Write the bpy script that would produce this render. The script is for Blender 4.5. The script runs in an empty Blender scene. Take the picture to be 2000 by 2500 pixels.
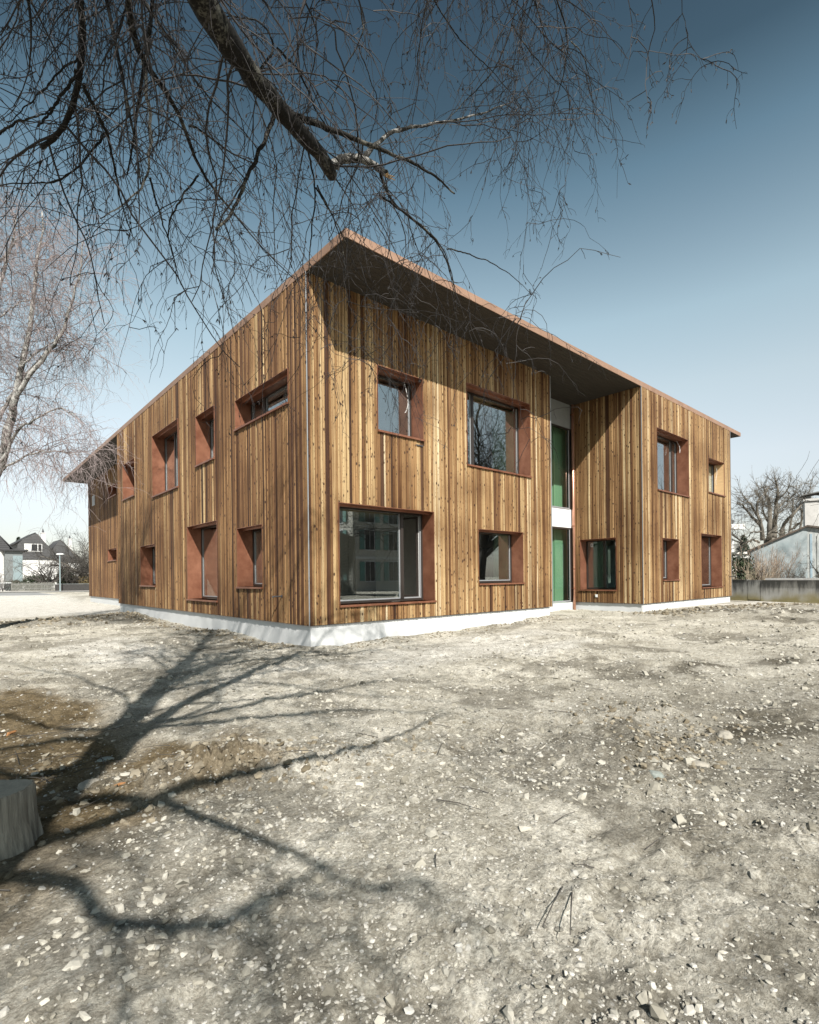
import bpy, math, random
import numpy as np
from mathutils import Vector

# ------------------------------------------------------------------ scene, camera, light
sc = bpy.context.scene
COL = sc.collection
RAD = math.radians
YAW, ROLL, FPX, HY = 0.72259, 0.01137, 1283.2, 1409.3
CAM = np.array([-5.839, -9.873, 1.522])
FWD = np.array([math.sin(YAW), math.cos(YAW), 0.0])
RGT = np.array([math.cos(YAW), -math.sin(YAW), 0.0])

cam_d = bpy.data.cameras.new('camera')
cam = bpy.data.objects.new('camera', cam_d)
COL.objects.link(cam)
cam_d.sensor_fit = 'HORIZONTAL'
cam_d.sensor_width = 36
cam_d.lens = 36 * FPX / 2000
cam_d.shift_y = (HY - 1250) / 2000
cam_d.clip_start = 0.05
cam_d.clip_end = 3000
cam.location = CAM
from mathutils import Matrix
cam.rotation_euler = (Matrix.Rotation(-YAW, 3, 'Z') @ Matrix.Rotation(RAD(90), 3, 'X')
                      @ Matrix.Rotation(-ROLL, 3, 'Z')).to_euler()
sc.camera = cam

SUN_AZ = math.atan2(0.72, 1.51)          # the light travels towards +x +y
SUN_EL = RAD(41.3)
w = bpy.data.worlds.new('World')
sc.world = w
w.use_nodes = True
wn, wl = w.node_tree.nodes, w.node_tree.links
wn.clear()
sky = wn.new('ShaderNodeTexSky')
sky.sky_type = 'NISHITA'
sky.sun_disc = False
sky.sun_elevation = SUN_EL
sky.sun_rotation = SUN_AZ + math.pi      # sun stands behind and left of the camera
sky.altitude = 400
sky.air_density = 1.0
sky.dust_density = 1.2
sky.ozone_density = 1.2
tc = wn.new('ShaderNodeTexCoord')
sep = wn.new('ShaderNodeSeparateXYZ')
ramp = wn.new('ShaderNodeValToRGB')
el = ramp.color_ramp.elements
el[0].position = 0.0
el[0].color = (1.02, 0.95, 0.91, 1)
el[1].position = 1.0
el[1].color = (0.18, 0.26, 0.30, 1)
for pos, c in ((0.10, (1.20, 1.11, 1.03)), (0.19, (1.48, 1.38, 1.22)), (0.305, (1.58, 1.58, 1.35)), (0.41, (1.45, 1.62, 1.42)),
               (0.58, (0.68, 0.96, 0.95)), (0.66, (0.33, 0.50, 0.52)), (0.76, (0.25, 0.38, 0.42))):
    e = el.new(pos)
    e.color = (*c, 1)
hsv = wn.new('ShaderNodeHueSaturation')
hsv.inputs['Saturation'].default_value = 0.62
mul = wn.new('ShaderNodeMixRGB')
mul.blend_type = 'MULTIPLY'
mul.inputs[0].default_value = 1
bg = wn.new('ShaderNodeBackground')
bg.inputs['Strength'].default_value = 0.067
out = wn.new('ShaderNodeOutputWorld')
wl.new(tc.outputs['Generated'], sep.inputs[0])
wl.new(sep.outputs['Z'], ramp.inputs[0])
wl.new(sky.outputs[0], hsv.inputs['Color'])
wl.new(hsv.outputs[0], mul.inputs[1])
wl.new(ramp.outputs[0], mul.inputs[2])
wl.new(mul.outputs[0], bg.inputs['Color'])
wl.new(bg.outputs[0], out.inputs['Surface'])

sun_d = bpy.data.lights.new('sun', 'SUN')
sun_d.energy = 5.0
sun_d.angle = RAD(0.55)
sun_d.color = (1.0, 0.955, 0.89)
sun = bpy.data.objects.new('sun', sun_d)
COL.objects.link(sun)
ld = Vector((math.sin(SUN_AZ) * math.cos(SUN_EL), math.cos(SUN_AZ) * math.cos(SUN_EL), -math.sin(SUN_EL)))
sun.rotation_euler = ld.to_track_quat('-Z', 'Y').to_euler()
sun.location = (-20, -40, 40)

sc.view_settings.view_transform = 'Standard'
sc.view_settings.look = 'None'
sc.view_settings.exposure = 1.0
sc.view_settings.gamma = 1
sc.view_settings.use_curve_mapping = False
sc.cycles.max_bounces = 8
sc.cycles.diffuse_bounces = 1
sc.cycles.transparent_max_bounces = 16
sc.cycles.use_denoising = True


def at(px, py, d):
    """point seen at photo pixel (px, py) at d metres in front of the camera"""
    X, Y = px - 1000.0, py - HY
    c, s = math.cos(ROLL), math.sin(ROLL)
    x, y = c * X - s * Y, s * X + c * Y
    return CAM + d * (FWD + RGT * x / FPX + np.array([0, 0, -y / FPX]))


# ------------------------------------------------------------------ helpers
def link(o, parent=None):
    COL.objects.link(o)
    if parent is not None:
        o.parent = parent
    return o


def tag(o, label=None, cat=None, group=None, kind=None):
    if label: o['label'] = label
    if cat: o['category'] = cat
    if group: o['group'] = group
    if kind: o['kind'] = kind
    return o


def empty(name, loc=(0, 0, 0), rz=0, parent=None):
    o = bpy.data.objects.new(name, None)
    o.empty_display_size = 0.3
    o.location = loc
    o.rotation_euler = (0, 0, rz)
    return link(o, parent)


class MB:
    """collects shapes; build() links them as one mesh object"""
    def __init__(self):
        self.v, self.f, self.m, self.a = [], [], [], []

    def poly(self, pts, faces, mi=0, a=0.0):
        b = len(self.v)
        self.v += [tuple(p) for p in pts]
        self.a += [a] * len(pts)
        for q in faces:
            self.f.append(tuple(b + i for i in q))
            self.m.append(mi)

    def box(self, x0, x1, y0, y1, z0, z1, mi=0, a=0.0):
        self.poly([(x0, y0, z0), (x1, y0, z0), (x1, y1, z0), (x0, y1, z0),
                   (x0, y0, z1), (x1, y0, z1), (x1, y1, z1), (x0, y1, z1)],
                  [(0, 3, 2, 1), (4, 5, 6, 7), (0, 1, 5, 4), (1, 2, 6, 5), (2, 3, 7, 6), (3, 0, 4, 7)], mi, a)

    def prism(self, outline, y0, y1, mi=0):
        """outline in x,z extruded along y"""
        n = len(outline)
        pts = [(p[0], y0, p[1]) for p in outline] + [(p[0], y1, p[1]) for p in outline]
        fs = [tuple(range(n)), tuple(range(2 * n - 1, n - 1, -1))]
        fs += [(i, i + n, (i + 1) % n + n, (i + 1) % n) for i in range(n)]
        self.poly(pts, fs, mi)

    def tube(self, pts, r, sides=8, mi=0):
        pts = [np.array(p, float) for p in pts]
        n = len(pts)
        rs = r if hasattr(r, '__len__') else [r] * n
        b = len(self.v)
        for i, p in enumerate(pts):
            t = pts[min(i + 1, n - 1)] - pts[max(i - 1, 0)]
            t = t / (np.linalg.norm(t) + 1e-9)
            if i == 0:
                ref = np.array([0.31, 0.9, 0.2]) if abs(t[2]) > .5 else np.array([0, 0, 1.0])
                u = np.cross(t, ref)
            else:
                u = u - t * float(u @ t)          # carry the frame along the tube
            u = u / (np.linalg.norm(u) + 1e-9)
            v = np.cross(t, u)
            for k in range(sides):
                a = 2 * math.pi * k / sides
                self.v.append(tuple(p + rs[i] * (math.cos(a) * u + math.sin(a) * v)))
                self.a.append(0.0)
        for i in range(n - 1):
            for k in range(sides):
                k2 = (k + 1) % sides
                self.f.append((b + i * sides + k, b + i * sides + k2, b + (i + 1) * sides + k2, b + (i + 1) * sides + k))
                self.m.append(mi)
        self.f.append(tuple(b + k for k in range(sides - 1, -1, -1))); self.m.append(mi)
        self.f.append(tuple(b + (n - 1) * sides + k for k in range(sides))); self.m.append(mi)

    def build(self, name, mats, parent=None, smooth=False, loc=None, rz=0):
        me = bpy.data.meshes.new(name)
        me.from_pydata(self.v, [], self.f)
        if not isinstance(mats, (list, tuple)): mats = [mats]
        for m in mats: me.materials.append(m)
        if len(mats) > 1:
            me.polygons.foreach_set('material_index', self.m)
        at_ = me.attributes.new('rnd', 'FLOAT', 'POINT')
        at_.data.foreach_set('value', self.a)
        if smooth:
            me.polygons.foreach_set('use_smooth', [True] * len(me.polygons))
        me.update()
        o = bpy.data.objects.new(name, me)
        if loc is not None: o.location = loc
        o.rotation_euler = (0, 0, rz)
        return link(o, parent)


def big_mesh(name, V, F, mat, parent=None, smooth=False, attrs=None):
    """numpy verts (n,3) and faces (m,k) of equal size into one object"""
    me = bpy.data.meshes.new(name)
    V = np.ascontiguousarray(V, np.float32); F = np.ascontiguousarray(F, np.int32)
    k = F.shape[1]
    me.vertices.add(len(V)); me.vertices.foreach_set('co', V.ravel())
    me.loops.add(F.size); me.loops.foreach_set('vertex_index', F.ravel())
    me.polygons.add(len(F))
    me.polygons.foreach_set('loop_start', np.arange(0, F.size, k, dtype=np.int32))
    me.polygons.foreach_set('use_smooth', np.full(len(F), smooth))
    me.materials.append(mat)
    if attrs:
        for an, av in attrs.items():
            a = me.attributes.new(an, 'FLOAT', 'POINT')
            a.data.foreach_set('value', np.ascontiguousarray(av, np.float32))
    me.update(calc_edges=True)
    me.validate()
    o = bpy.data.objects.new(name, me)
    return link(o, parent)


def tubes(P, R, sides=3):
    """P (N, n, 3), R (N, n) -> verts, quads"""
    N, n, _ = P.shape
    T = np.empty_like(P)
    T[:, 1:-1] = P[:, 2:] - P[:, :-2]
    T[:, 0] = P[:, 1] - P[:, 0]
    T[:, -1] = P[:, -1] - P[:, -2]
    T /= np.linalg.norm(T, axis=2, keepdims=True) + 1e-9
    ref = np.array([0.37, 0.89, 0.26]); ref /= np.linalg.norm(ref)
    U = np.cross(T, ref); U /= np.linalg.norm(U, axis=2, keepdims=True) + 1e-6
    W = np.cross(T, U)
    a = np.arange(sides) * 2 * np.pi / sides
    V = P[:, :, None] + R[:, :, None, None] * (np.cos(a)[None, None, :, None] * U[:, :, None] + np.sin(a)[None, None, :, None] * W[:, :, None])
    idx = np.arange(N * n * sides).reshape(N, n, sides)
    A, B = idx[:, :-1], idx[:, 1:]
    F = np.stack([A, np.roll(A, -1, 2), np.roll(B, -1, 2), B], -1).reshape(-1, 4)
    return V.reshape(-1, 3), F


def merge(parts):
    vs, fs, b = [], [], 0
    for v, f in parts:
        vs.append(v); fs.append(f + b); b += len(v)
    return np.concatenate(vs), np.concatenate(fs)


def grow(rng, S, D, L, n, grav, wander, zmin=None):
    """vectorised wandering growth of N twigs: returns (N, n+1, 3)"""
    N = len(S)
    P = np.empty((N, n + 1, 3)); P[:, 0] = S
    d = D / (np.linalg.norm(D, axis=1, keepdims=True) + 1e-9)
    st = (L / n)[:, None]
    g = np.zeros((N, 3)); g[:, 2] = grav if np.isscalar(grav) else grav
    for i in range(n):
        d = d + g * (1.0 / n) * 3 + rng.normal(0, wander, (N, 3))
        d /= np.linalg.norm(d, axis=1, keepdims=True) + 1e-9
        if zmin is not None:
            low = P[:, i, 2] < zmin
            st = np.where(low[:, None], st * 0.25, st)
        P[:, i + 1] = P[:, i] + d * st
    return P


def pick(rng, P, R, M, lo=0.05):
    """M random points on the polylines P with their direction and radius"""
    N, n, _ = P.shape
    seg = np.linalg.norm(P[:, -1] - P[:, 0], axis=1)
    i = rng.choice(N, M, p=seg / seg.sum())
    t = lo + (1 - lo) * rng.random(M)
    f = t * (n - 1); k = np.minimum(f.astype(int), n - 2); f = (f - k)[:, None]
    q = P[i, k] * (1 - f) + P[i, k + 1] * f
    d = P[i, k + 1] - P[i, k]; d /= np.linalg.norm(d, axis=1, keepdims=True) + 1e-9
    r = R[i, k] * (1 - f[:, 0]) + R[i, k + 1] * f[:, 0]
    return q, d, r


def resample(pts, rad, n):
    pts = np.array(pts, float); rad = np.array(rad, float)
    # catmull-rom smoothing
    ext = np.vstack([2 * pts[0] - pts[1], pts, 2 * pts[-1] - pts[-2]])
    m = len(pts) - 1
    t = np.linspace(0, m, n); k = np.minimum(t.astype(int), m - 1); u = (t - k)[:, None]
    p0, p1, p2, p3 = ext[k], ext[k + 1], ext[k + 2], ext[k + 3]
    q = 0.5 * ((2 * p1) + (-p0 + p2) * u + (2 * p0 - 5 * p1 + 4 * p2 - p3) * u ** 2 + (-p0 + 3 * p1 - 3 * p2 + p3) * u ** 3)
    r = np.interp(t, np.arange(m + 1), rad)
    return q, r


_lat = np.random.default_rng(5).random((256, 256))
def vnoise(x, y):
    xi, yi = np.floor(x).astype(int), np.floor(y).astype(int)
    fx, fy = x - xi, y - yi
    fx = fx * fx * (3 - 2 * fx); fy = fy * fy * (3 - 2 * fy)
    a = _lat[xi % 256, yi % 256]; b = _lat[(xi + 1) % 256, yi % 256]
    c = _lat[xi % 256, (yi + 1) % 256]; d = _lat[(xi + 1) % 256, (yi + 1) % 256]
    return (a * (1 - fx) + b * fx) * (1 - fy) + (c * (1 - fx) + d * fx) * fy - 0.5


def sstep(a, b, x):
    t = np.clip((x - a) / (b - a), 0, 1)
    return t * t * (3 - 2 * t)


# ------------------------------------------------------------------ materials
def mat(name, col, rough=0.8, metal=0.0, spec=0.5, var=0.0, scale=5.0, stretch=(1, 1, 1), col2=None, bump=0.0,
        bscale=None, detail=6, coords='Object'):
    m = bpy.data.materials.new(name); m.use_nodes = True
    n, l = m.node_tree.nodes, m.node_tree.links
    b = n['Principled BSDF']
    b.inputs['Roughness'].default_value = rough
    b.inputs['Metallic'].default_value = metal
    b.inputs['Specular IOR Level'].default_value = spec
    c1 = (*col, 1)
    if col2 is None:
        col2 = tuple(min(1, c * (1 + var)) for c in col)
        c1 = tuple(c * (1 - var) for c in col) + (1,)
    b.inputs['Base Color'].default_value = (*col, 1)
    t = n.new('ShaderNodeTexCoord'); mp = n.new('ShaderNodeMapping')
    mp.inputs['Scale'].default_value = stretch
    l.new(t.outputs[coords], mp.inputs[0])
    ns = n.new('ShaderNodeTexNoise'); ns.inputs['Scale'].default_value = scale; ns.inputs['Detail'].default_value = detail
    ns.inputs['Roughness'].default_value = 0.62
    l.new(mp.outputs[0], ns.inputs['Vector'])
    r = n.new('ShaderNodeValToRGB')
    r.color_ramp.elements[0].position = 0.34; r.color_ramp.elements[1].position = 0.68
    r.color_ramp.elements[0].color = c1; r.color_ramp.elements[1].color = (*col2, 1)
    l.new(ns.outputs[0], r.inputs[0]); l.new(r.outputs[0], b.inputs['Base Color'])
    if bump:
        bp = n.new('ShaderNodeBump'); bp.inputs['Strength'].default_value = bump; bp.inputs['Distance'].default_value = 0.02
        n2 = n.new('ShaderNodeTexNoise'); n2.inputs['Scale'].default_value = bscale or scale * 4; n2.inputs['Detail'].default_value = 8
        l.new(mp.outputs[0], n2.inputs['Vector']); l.new(n2.outputs[0], bp.inputs['Height']); l.new(bp.outputs[0], b.inputs['Normal'])
    return m


def wood_material():
    m = bpy.data.materials.new('larch_boards'); m.use_nodes = True
    n, l = m.node_tree.nodes, m.node_tree.links
    b = n['Principled BSDF']; b.inputs['Roughness'].default_value = 0.7; b.inputs['Specular IOR Level'].default_value = 0.25
    geo = n.new('ShaderNodeNewGeometry')
    at_ = n.new('ShaderNodeAttribute'); at_.attribute_name = 'rnd'
    def vec(sx, sz, off):
        mp = n.new('ShaderNodeMapping'); mp.inputs['Scale'].default_value = (sx, sx, sz)
        l.new(geo.outputs['Position'], mp.inputs[0])
        ad = n.new('ShaderNodeVectorMath'); ad.operation = 'ADD'
        sc_ = n.new('ShaderNodeVectorMath'); sc_.operation = 'SCALE'; sc_.inputs[0].default_value = (off, off * 1.7, off * 2.3)
        l.new(at_.outputs['Fac'], sc_.inputs['Scale'])
        l.new(mp.outputs[0], ad.inputs[0]); l.new(sc_.outputs[0], ad.inputs[1])
        return ad.outputs[0]
    def noise(v, scale, det=4):
        q = n.new('ShaderNodeTexNoise'); q.inputs['Scale'].default_value = scale; q.inputs['Detail'].default_value = det
        l.new(v, q.inputs['Vector']); return q.outputs[0]
    def rampn(src, stops):
        r = n.new('ShaderNodeValToRGB'); e = r.color_ramp.elements
        e[0].position, e[0].color = stops[0][0], (*stops[0][1], 1)
        e[1].position, e[1].color = stops[-1][0], (*stops[-1][1], 1)
        for p, c in stops[1:-1]:
            x = e.new(p); x.color = (*c, 1)
        l.new(src, r.inputs[0]); return r.outputs[0]
    def mix(mode, fac, a, c):
        x = n.new('ShaderNodeMixRGB'); x.blend_type = mode
        for i, s in ((0, fac), (1, a), (2, c)):
            if isinstance(s, (int, float)): x.inputs[i].default_value = s
            elif isinstance(s, tuple): x.inputs[i].default_value = (*s, 1)
            else: l.new(s, x.inputs[i])
        return x.outputs[0]
    base = rampn(at_.outputs['Fac'], [(0.0, (.040, .021, .012)), (0.12, (.095, .047, .022)), (0.3, (.150, .084, .038)),
                                      (0.55, (.255, .162, .078)), (0.8, (.36, .275, .155)), (1.0, (.44, .378, .262))])
    # heartwood streaks running along the board
    st = noise(vec(46, 0.30, 31), 1.0, 3)
    c = mix('MULTIPLY', 0.85, base, rampn(st, [(0.36, (.42, .28, .19)), (0.49, (.95, .88, .78)), (0.62, (1.28, 1.27, 1.22))]))
    fi = noise(vec(160, 2.2, 57), 1.0, 3)
    c = mix('MULTIPLY', 0.6, c, rampn(fi, [(0.3, (.6, .53, .47)), (0.6, (1.1, 1.1, 1.1))]))
    # weather staining over the whole facade
    wv = noise(geo.outputs['Position'], 0.55, 5)
    c = mix('MULTIPLY', 0.8, c, rampn(wv, [(0.36, (.55, .48, .43)), (0.56, (1, 1, 1))]))
    wr = noise(vec(5, .22, 3), 1.0, 4)
    c = mix('MULTIPLY', 0.7, c, rampn(wr, [(0.38, (.48, .40, .34)), (0.5, (1, 1, 1))]))
    # knots
    kv = vec(9.5, 5.2, 11)
    vo = n.new('ShaderNodeTexVoronoi'); vo.inputs['Scale'].default_value = 1.0; l.new(kv, vo.inputs['Vector'])
    c = mix('MIX', rampn(vo.outputs['Distance'], [(0.14, (1, 1, 1)), (0.23, (0, 0, 0))]), c, (.035, .016, .009))
    kv2 = vec(24, 10, 23)
    vo2 = n.new('ShaderNodeTexVoronoi'); l.new(kv2, vo2.inputs['Vector']); vo2.inputs['Scale'].default_value = 1.0
    c = mix('MIX', rampn(vo2.outputs['Distance'], [(0.11, (.85, .85, .85)), (0.22, (0, 0, 0))]), c, (.07, .034, .018))
    l.new(c, b.inputs['Base Color'])
    bp = n.new('ShaderNodeBump'); bp.inputs['Strength'].default_value = 0.35; bp.inputs['Distance'].default_value = 0.004
    l.new(fi, bp.inputs['Height']); l.new(bp.outputs[0], b.inputs['Normal'])
    return m


def glass_material(name, tint, add):
    m = bpy.data.materials.new(name); m.use_nodes = True
    n, l = m.node_tree.nodes, m.node_tree.links
    n.clear()
    o = n.new('ShaderNodeOutputMaterial'); mx = n.new('ShaderNodeMixShader')
    tr = n.new('ShaderNodeBsdfTransparent'); tr.inputs[0].default_value = (*tint, 1)
    gl = n.new('ShaderNodeBsdfGlossy'); gl.inputs['Roughness'].default_value = 0.0; gl.inputs['Color'].default_value = (.93, .97, 1, 1)
    lw_ = n.new('ShaderNodeLayerWeight'); lw_.inputs[0].default_value = .5
    fr = n.new('ShaderNodeMath'); fr.operation = 'POWER'; fr.inputs[1].default_value = 4.0; l.new(lw_.outputs['Facing'], fr.inputs[0])
    ma = n.new('ShaderNodeMath'); ma.operation = 'MULTIPLY_ADD'; ma.use_clamp = True
    ma.inputs[1].default_value = .9; ma.inputs[2].default_value = add
    l.new(fr.outputs[0], ma.inputs[0]); l.new(ma.outputs[0], mx.inputs[0])
    l.new(tr.outputs[0], mx.inputs[1]); l.new(gl.outputs[0], mx.inputs[2]); l.new(mx.outputs[0], o.inputs['Surface'])
    return m


def ground_material():
    m = bpy.data.materials.new('gravelly_soil'); m.use_nodes = True
    n, l = m.node_tree.nodes, m.node_tree.links
    b = n['Principled BSDF']; b.inputs['Roughness'].default_value = 0.95; b.inputs['Specular IOR Level'].default_value = 0.1
    geo = n.new('ShaderNodeNewGeometry')
    def attr(a):
        x = n.new('ShaderNodeAttribute'); x.attribute_name = a; return x.outputs['Fac']
    def noise(scale, det=6, rough=.6):
        q = n.new('ShaderNodeTexNoise'); q.inputs['Scale'].default_value = scale; q.inputs['Detail'].default_value = det
        q.inputs['Roughness'].default_value = rough
        l.new(geo.outputs['Position'], q.inputs['Vector']); return q.outputs[0]
    def rp(src, a, b_, ca, cb):
        r = n.new('ShaderNodeValToRGB'); e = r.color_ramp.elements
        e[0].position, e[0].color, e[1].position, e[1].color = a, (*ca, 1), b_, (*cb, 1)
        l.new(src, r.inputs[0]); return r.outputs[0]
    def mix(mode, fac, a, c):
        x = n.new('ShaderNodeMixRGB'); x.blend_type = mode
        for i, s in ((0, fac), (1, a), (2, c)):
            if isinstance(s, (int, float)): x.inputs[i].default_value = s
            elif isinstance(s, tuple): x.inputs[i].default_value = (*s, 1)
            else: l.new(s, x.inputs[i])
        return x.outputs[0]
    c = rp(noise(0.9, 8, .65), .36, .64, (.40, .378, .322), (.60, .575, .51))
    c = mix('MIX', attr('pale'), c, rp(noise(2.5), .3, .7, (.56, .545, .505), (.66, .65, .62)))
    c = mix('MIX', attr('dark'), c, rp(noise(4), .3, .7, (.085, .078, .062), (.15, .135, .105)))
    c = mix('MIX', attr('soil'), c, rp(noise(3), .3, .7, (.105, .08, .045), (.24, .19, .12)))
    c = mix('MULTIPLY', .8, c, rp(noise(55, 5, .7), .35, .62, (.50, .48, .45), (1.15, 1.15, 1.15)))
    c = mix('MULTIPLY', .8, c, rp(noise(13, 7, .75), .36, .60, (.55, .53, .49), (1.16, 1.16, 1.15)))
    c = mix('MULTIPLY', .5, c, rp(noise(3.3, 6, .7), .38, .56, (.66, .64, .60), (1.08, 1.08, 1.08)))
    vo = n.new('ShaderNodeTexVoronoi'); vo.inputs['Scale'].default_value = 38; l.new(geo.outputs['Position'], vo.inputs['Vector'])
    sepc = n.new('ShaderNodeSeparateColor'); l.new(vo.outputs['Color'], sepc.inputs[0])
    peb = rp(sepc.outputs[0], .80, .90, (0, 0, 0), (1, 1, 1))
    near = rp(vo.outputs['Distance'], .22, .36, (1, 1, 1), (0, 0, 0))
    ff = mix('MULTIPLY', 1.0, peb, near)
    c = mix('MIX', mix('MULTIPLY', 1.0, ff, (.7, .7, .7)), c, (.40, .39, .36))
    l.new(c, b.inputs['Base Color'])
    bp = n.new('ShaderNodeBump'); bp.inputs['Strength'].default_value = 1.0; bp.inputs['Distance'].default_value = 0.045
    l.new(noise(26, 9, .75), bp.inputs['Height']); l.new(bp.outputs[0], b.inputs['Normal'])
    return m


def attr_material(name, stops, rough=.8, spec=.3):
    m = bpy.data.materials.new(name); m.use_nodes = True
    n, l = m.node_tree.nodes, m.node_tree.links
    b = n['Principled BSDF']; b.inputs['Roughness'].default_value = rough; b.inputs['Specular IOR Level'].default_value = spec
    a = n.new('ShaderNodeAttribute'); a.attribute_name = 'rnd'
    r = n.new('ShaderNodeValToRGB'); e = r.color_ramp.elements
    e[0].position, e[0].color = stops[0][0], (*stops[0][1], 1)
    e[1].position, e[1].color = stops[-1][0], (*stops[-1][1], 1)
    for p, c in stops[1:-1]:
        x = e.new(p); x.color = (*c, 1)
    ns = n.new('ShaderNodeTexNoise'); ns.inputs['Scale'].default_value = 30
    mx = n.new('ShaderNodeMixRGB'); mx.blend_type = 'OVERLAY'; mx.inputs[0].default_value = .4
    l.new(a.outputs['Fac'], r.inputs[0]); l.new(r.outputs[0], mx.inputs[1]); l.new(ns.outputs[0], mx.inputs[2])
    l.new(mx.outputs[0], b.inputs['Base Color'])
    return m


def bark_material(name, dark, pale, bias, scale=3.0):
    """birch bark: pale skin broken by dark bands across the limb and by lichen"""
    m = bpy.data.materials.new(name); m.use_nodes = True
    n, l = m.node_tree.nodes, m.node_tree.links
    b = n['Principled BSDF']; b.inputs['Roughness'].default_value = 0.85; b.inputs['Specular IOR Level'].default_value = 0.2
    geo = n.new('ShaderNodeNewGeometry')
    n1 = n.new('ShaderNodeTexNoise'); n1.inputs['Scale'].default_value = scale; n1.inputs['Detail'].default_value = 9; n1.inputs['Roughness'].default_value = .72
    n2 = n.new('ShaderNodeTexNoise'); n2.inputs['Scale'].default_value = scale * 14; n2.inputs['Detail'].default_value = 6
    l.new(geo.outputs['Position'], n1.inputs['Vector']); l.new(geo.outputs['Position'], n2.inputs['Vector'])
    ad = n.new('ShaderNodeMath'); ad.operation = 'MULTIPLY_ADD'; ad.inputs[1].default_value = .45
    l.new(n2.outputs[0], ad.inputs[0]); l.new(n1.outputs[0], ad.inputs[2])
    r = n.new('ShaderNodeValToRGB'); e = r.color_ramp.elements
    e[0].position, e[0].color = bias - .05, (*dark, 1); e[1].position, e[1].color = bias + .05, (*pale, 1)
    l.new(ad.outputs[0], r.inputs[0]); l.new(r.outputs[0], b.inputs['Base Color'])
    bp = n.new('ShaderNodeBump'); bp.inputs['Strength'].default_value = .8; bp.inputs['Distance'].default_value = .015
    l.new(ad.outputs[0], bp.inputs['Height']); l.new(bp.outputs[0], b.inputs['Normal'])
    return m


def stain_material(name, base, dark, moss, z0, z1):
    """old concrete: dark runs below the coping, moss towards the foot"""
    m = bpy.data.materials.new(name); m.use_nodes = True
    n, l = m.node_tree.nodes, m.node_tree.links
    b = n['Principled BSDF']; b.inputs['Roughness'].default_value = 0.92
    geo = n.new('ShaderNodeNewGeometry'); mp = n.new('ShaderNodeMapping'); mp.inputs['Scale'].default_value = (2.6, 2.6, .5)
    l.new(geo.outputs['Position'], mp.inputs[0])
    n1 = n.new('ShaderNodeTexNoise'); n1.inputs['Scale'].default_value = 1.3; n1.inputs['Detail'].default_value = 8; n1.inputs['Roughness'].default_value = .7
    l.new(mp.outputs[0], n1.inputs['Vector'])
    sp = n.new('ShaderNodeSeparateXYZ'); l.new(geo.outputs['Position'], sp.inputs[0])
    mr = n.new('ShaderNodeMapRange'); mr.inputs[1].default_value = z0; mr.inputs[2].default_value = z1
    l.new(sp.outputs['Z'], mr.inputs[0])
    a = n.new('ShaderNodeMath'); a.operation = 'MULTIPLY_ADD'; a.inputs[1].default_value = .55
    l.new(mr.outputs[0], a.inputs[0]); l.new(n1.outputs[0], a.inputs[2])
    r = n.new('ShaderNodeValToRGB'); e = r.color_ramp.elements
    e[0].position, e[0].color = .5, (*base, 1); e[1].position, e[1].color = .98, (*dark, 1)
    x = e.new(.78); x.color = tuple(c * .7 for c in base) + (1,)
    l.new(a.outputs[0], r.inputs[0])
    n3 = n.new('ShaderNodeTexNoise'); n3.inputs['Scale'].default_value = 1.1; n3.inputs['Detail'].default_value = 6
    l.new(geo.outputs['Position'], n3.inputs['Vector'])
    s = n.new('ShaderNodeMath'); s.operation = 'SUBTRACT'; l.new(n3.outputs[0], s.inputs[0]); l.new(mr.outputs[0], s.inputs[1])
    r2 = n.new('ShaderNodeValToRGB'); r2.color_ramp.elements[0].position = .05; r2.color_ramp.elements[1].position = .35
    l.new(s.outputs[0], r2.inputs[0])
    mx = n.new('ShaderNodeMixRGB'); l.new(r2.outputs[0], mx.inputs[0]); l.new(r.outputs[0], mx.inputs[1]); mx.inputs[2].default_value = (*moss, 1)
    l.new(mx.outputs[0], b.inputs['Base Color'])
    bp = n.new('ShaderNodeBump'); bp.inputs['Strength'].default_value = .5; bp.inputs['Distance'].default_value = .02
    l.new(n1.outputs[0], bp.inputs['Height']); l.new(bp.outputs[0], b.inputs['Normal'])
    return m


WOOD = wood_material()
BACK = mat('wind_barrier', (.022, .018, .015), .9)
PLINTH = mat('plinth_render', (.47, .48, .48), .85, var=.05, scale=1.5)
COPPER = mat('copper_sheet', (.165, .062, .034), .42, metal=.5, col2=(.28, .125, .074), scale=2.6, detail=12, bump=.05, bscale=6)
FASCIA = mat('fascia_copper', (.215, .128, .085), .55, metal=.2, col2=(.285, .178, .122), scale=1.4, detail=7)
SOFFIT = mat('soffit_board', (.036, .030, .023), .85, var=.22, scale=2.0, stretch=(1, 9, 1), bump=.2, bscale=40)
ROOFM = mat('roof_membrane', (.16, .155, .15), .9, var=.2)
FRAME = mat('bronze_frame', (.035, .028, .024), .4, metal=.3)
WFRAME = mat('white_sash', (.58, .59, .58), .4)
TRIM = mat('zinc_trim', (.30, .31, .32), .45, metal=.4)
GLASS = glass_material('window_glass', (.90, .94, .92), .21)
GLASS_G = glass_material('clear_glass', (.86, .93, .88), .03)
GREEN = mat('green_panel', (.155, .245, .17), .45, col2=(.18, .275, .195), scale=.8)
GREYP = mat('grey_panel', (.20, .21, .205), .7, var=.05)
WPANEL = mat('white_panel', (.58, .585, .58), .7, var=.02)
INNER = mat('inner_wall', (.34, .32, .29), .9, var=.08)
CEIL = mat('plywood_ceiling', (.50, .41, .25), .8, var=.12, scale=3, stretch=(1, 6, 1))
SLAB = mat('screed_floor', (.25, .24, .22), .8, var=.1)
DOORM = mat('pale_blue_door', (.40, .50, .53), .6, var=.03)
BLIND = mat('blind_fabric', (.60, .585, .54), .9, var=.03)
TIMB = mat('plywood_reveal', (.52, .34, .17), .6, var=.12, scale=4, stretch=(1, 1, 4))
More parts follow.
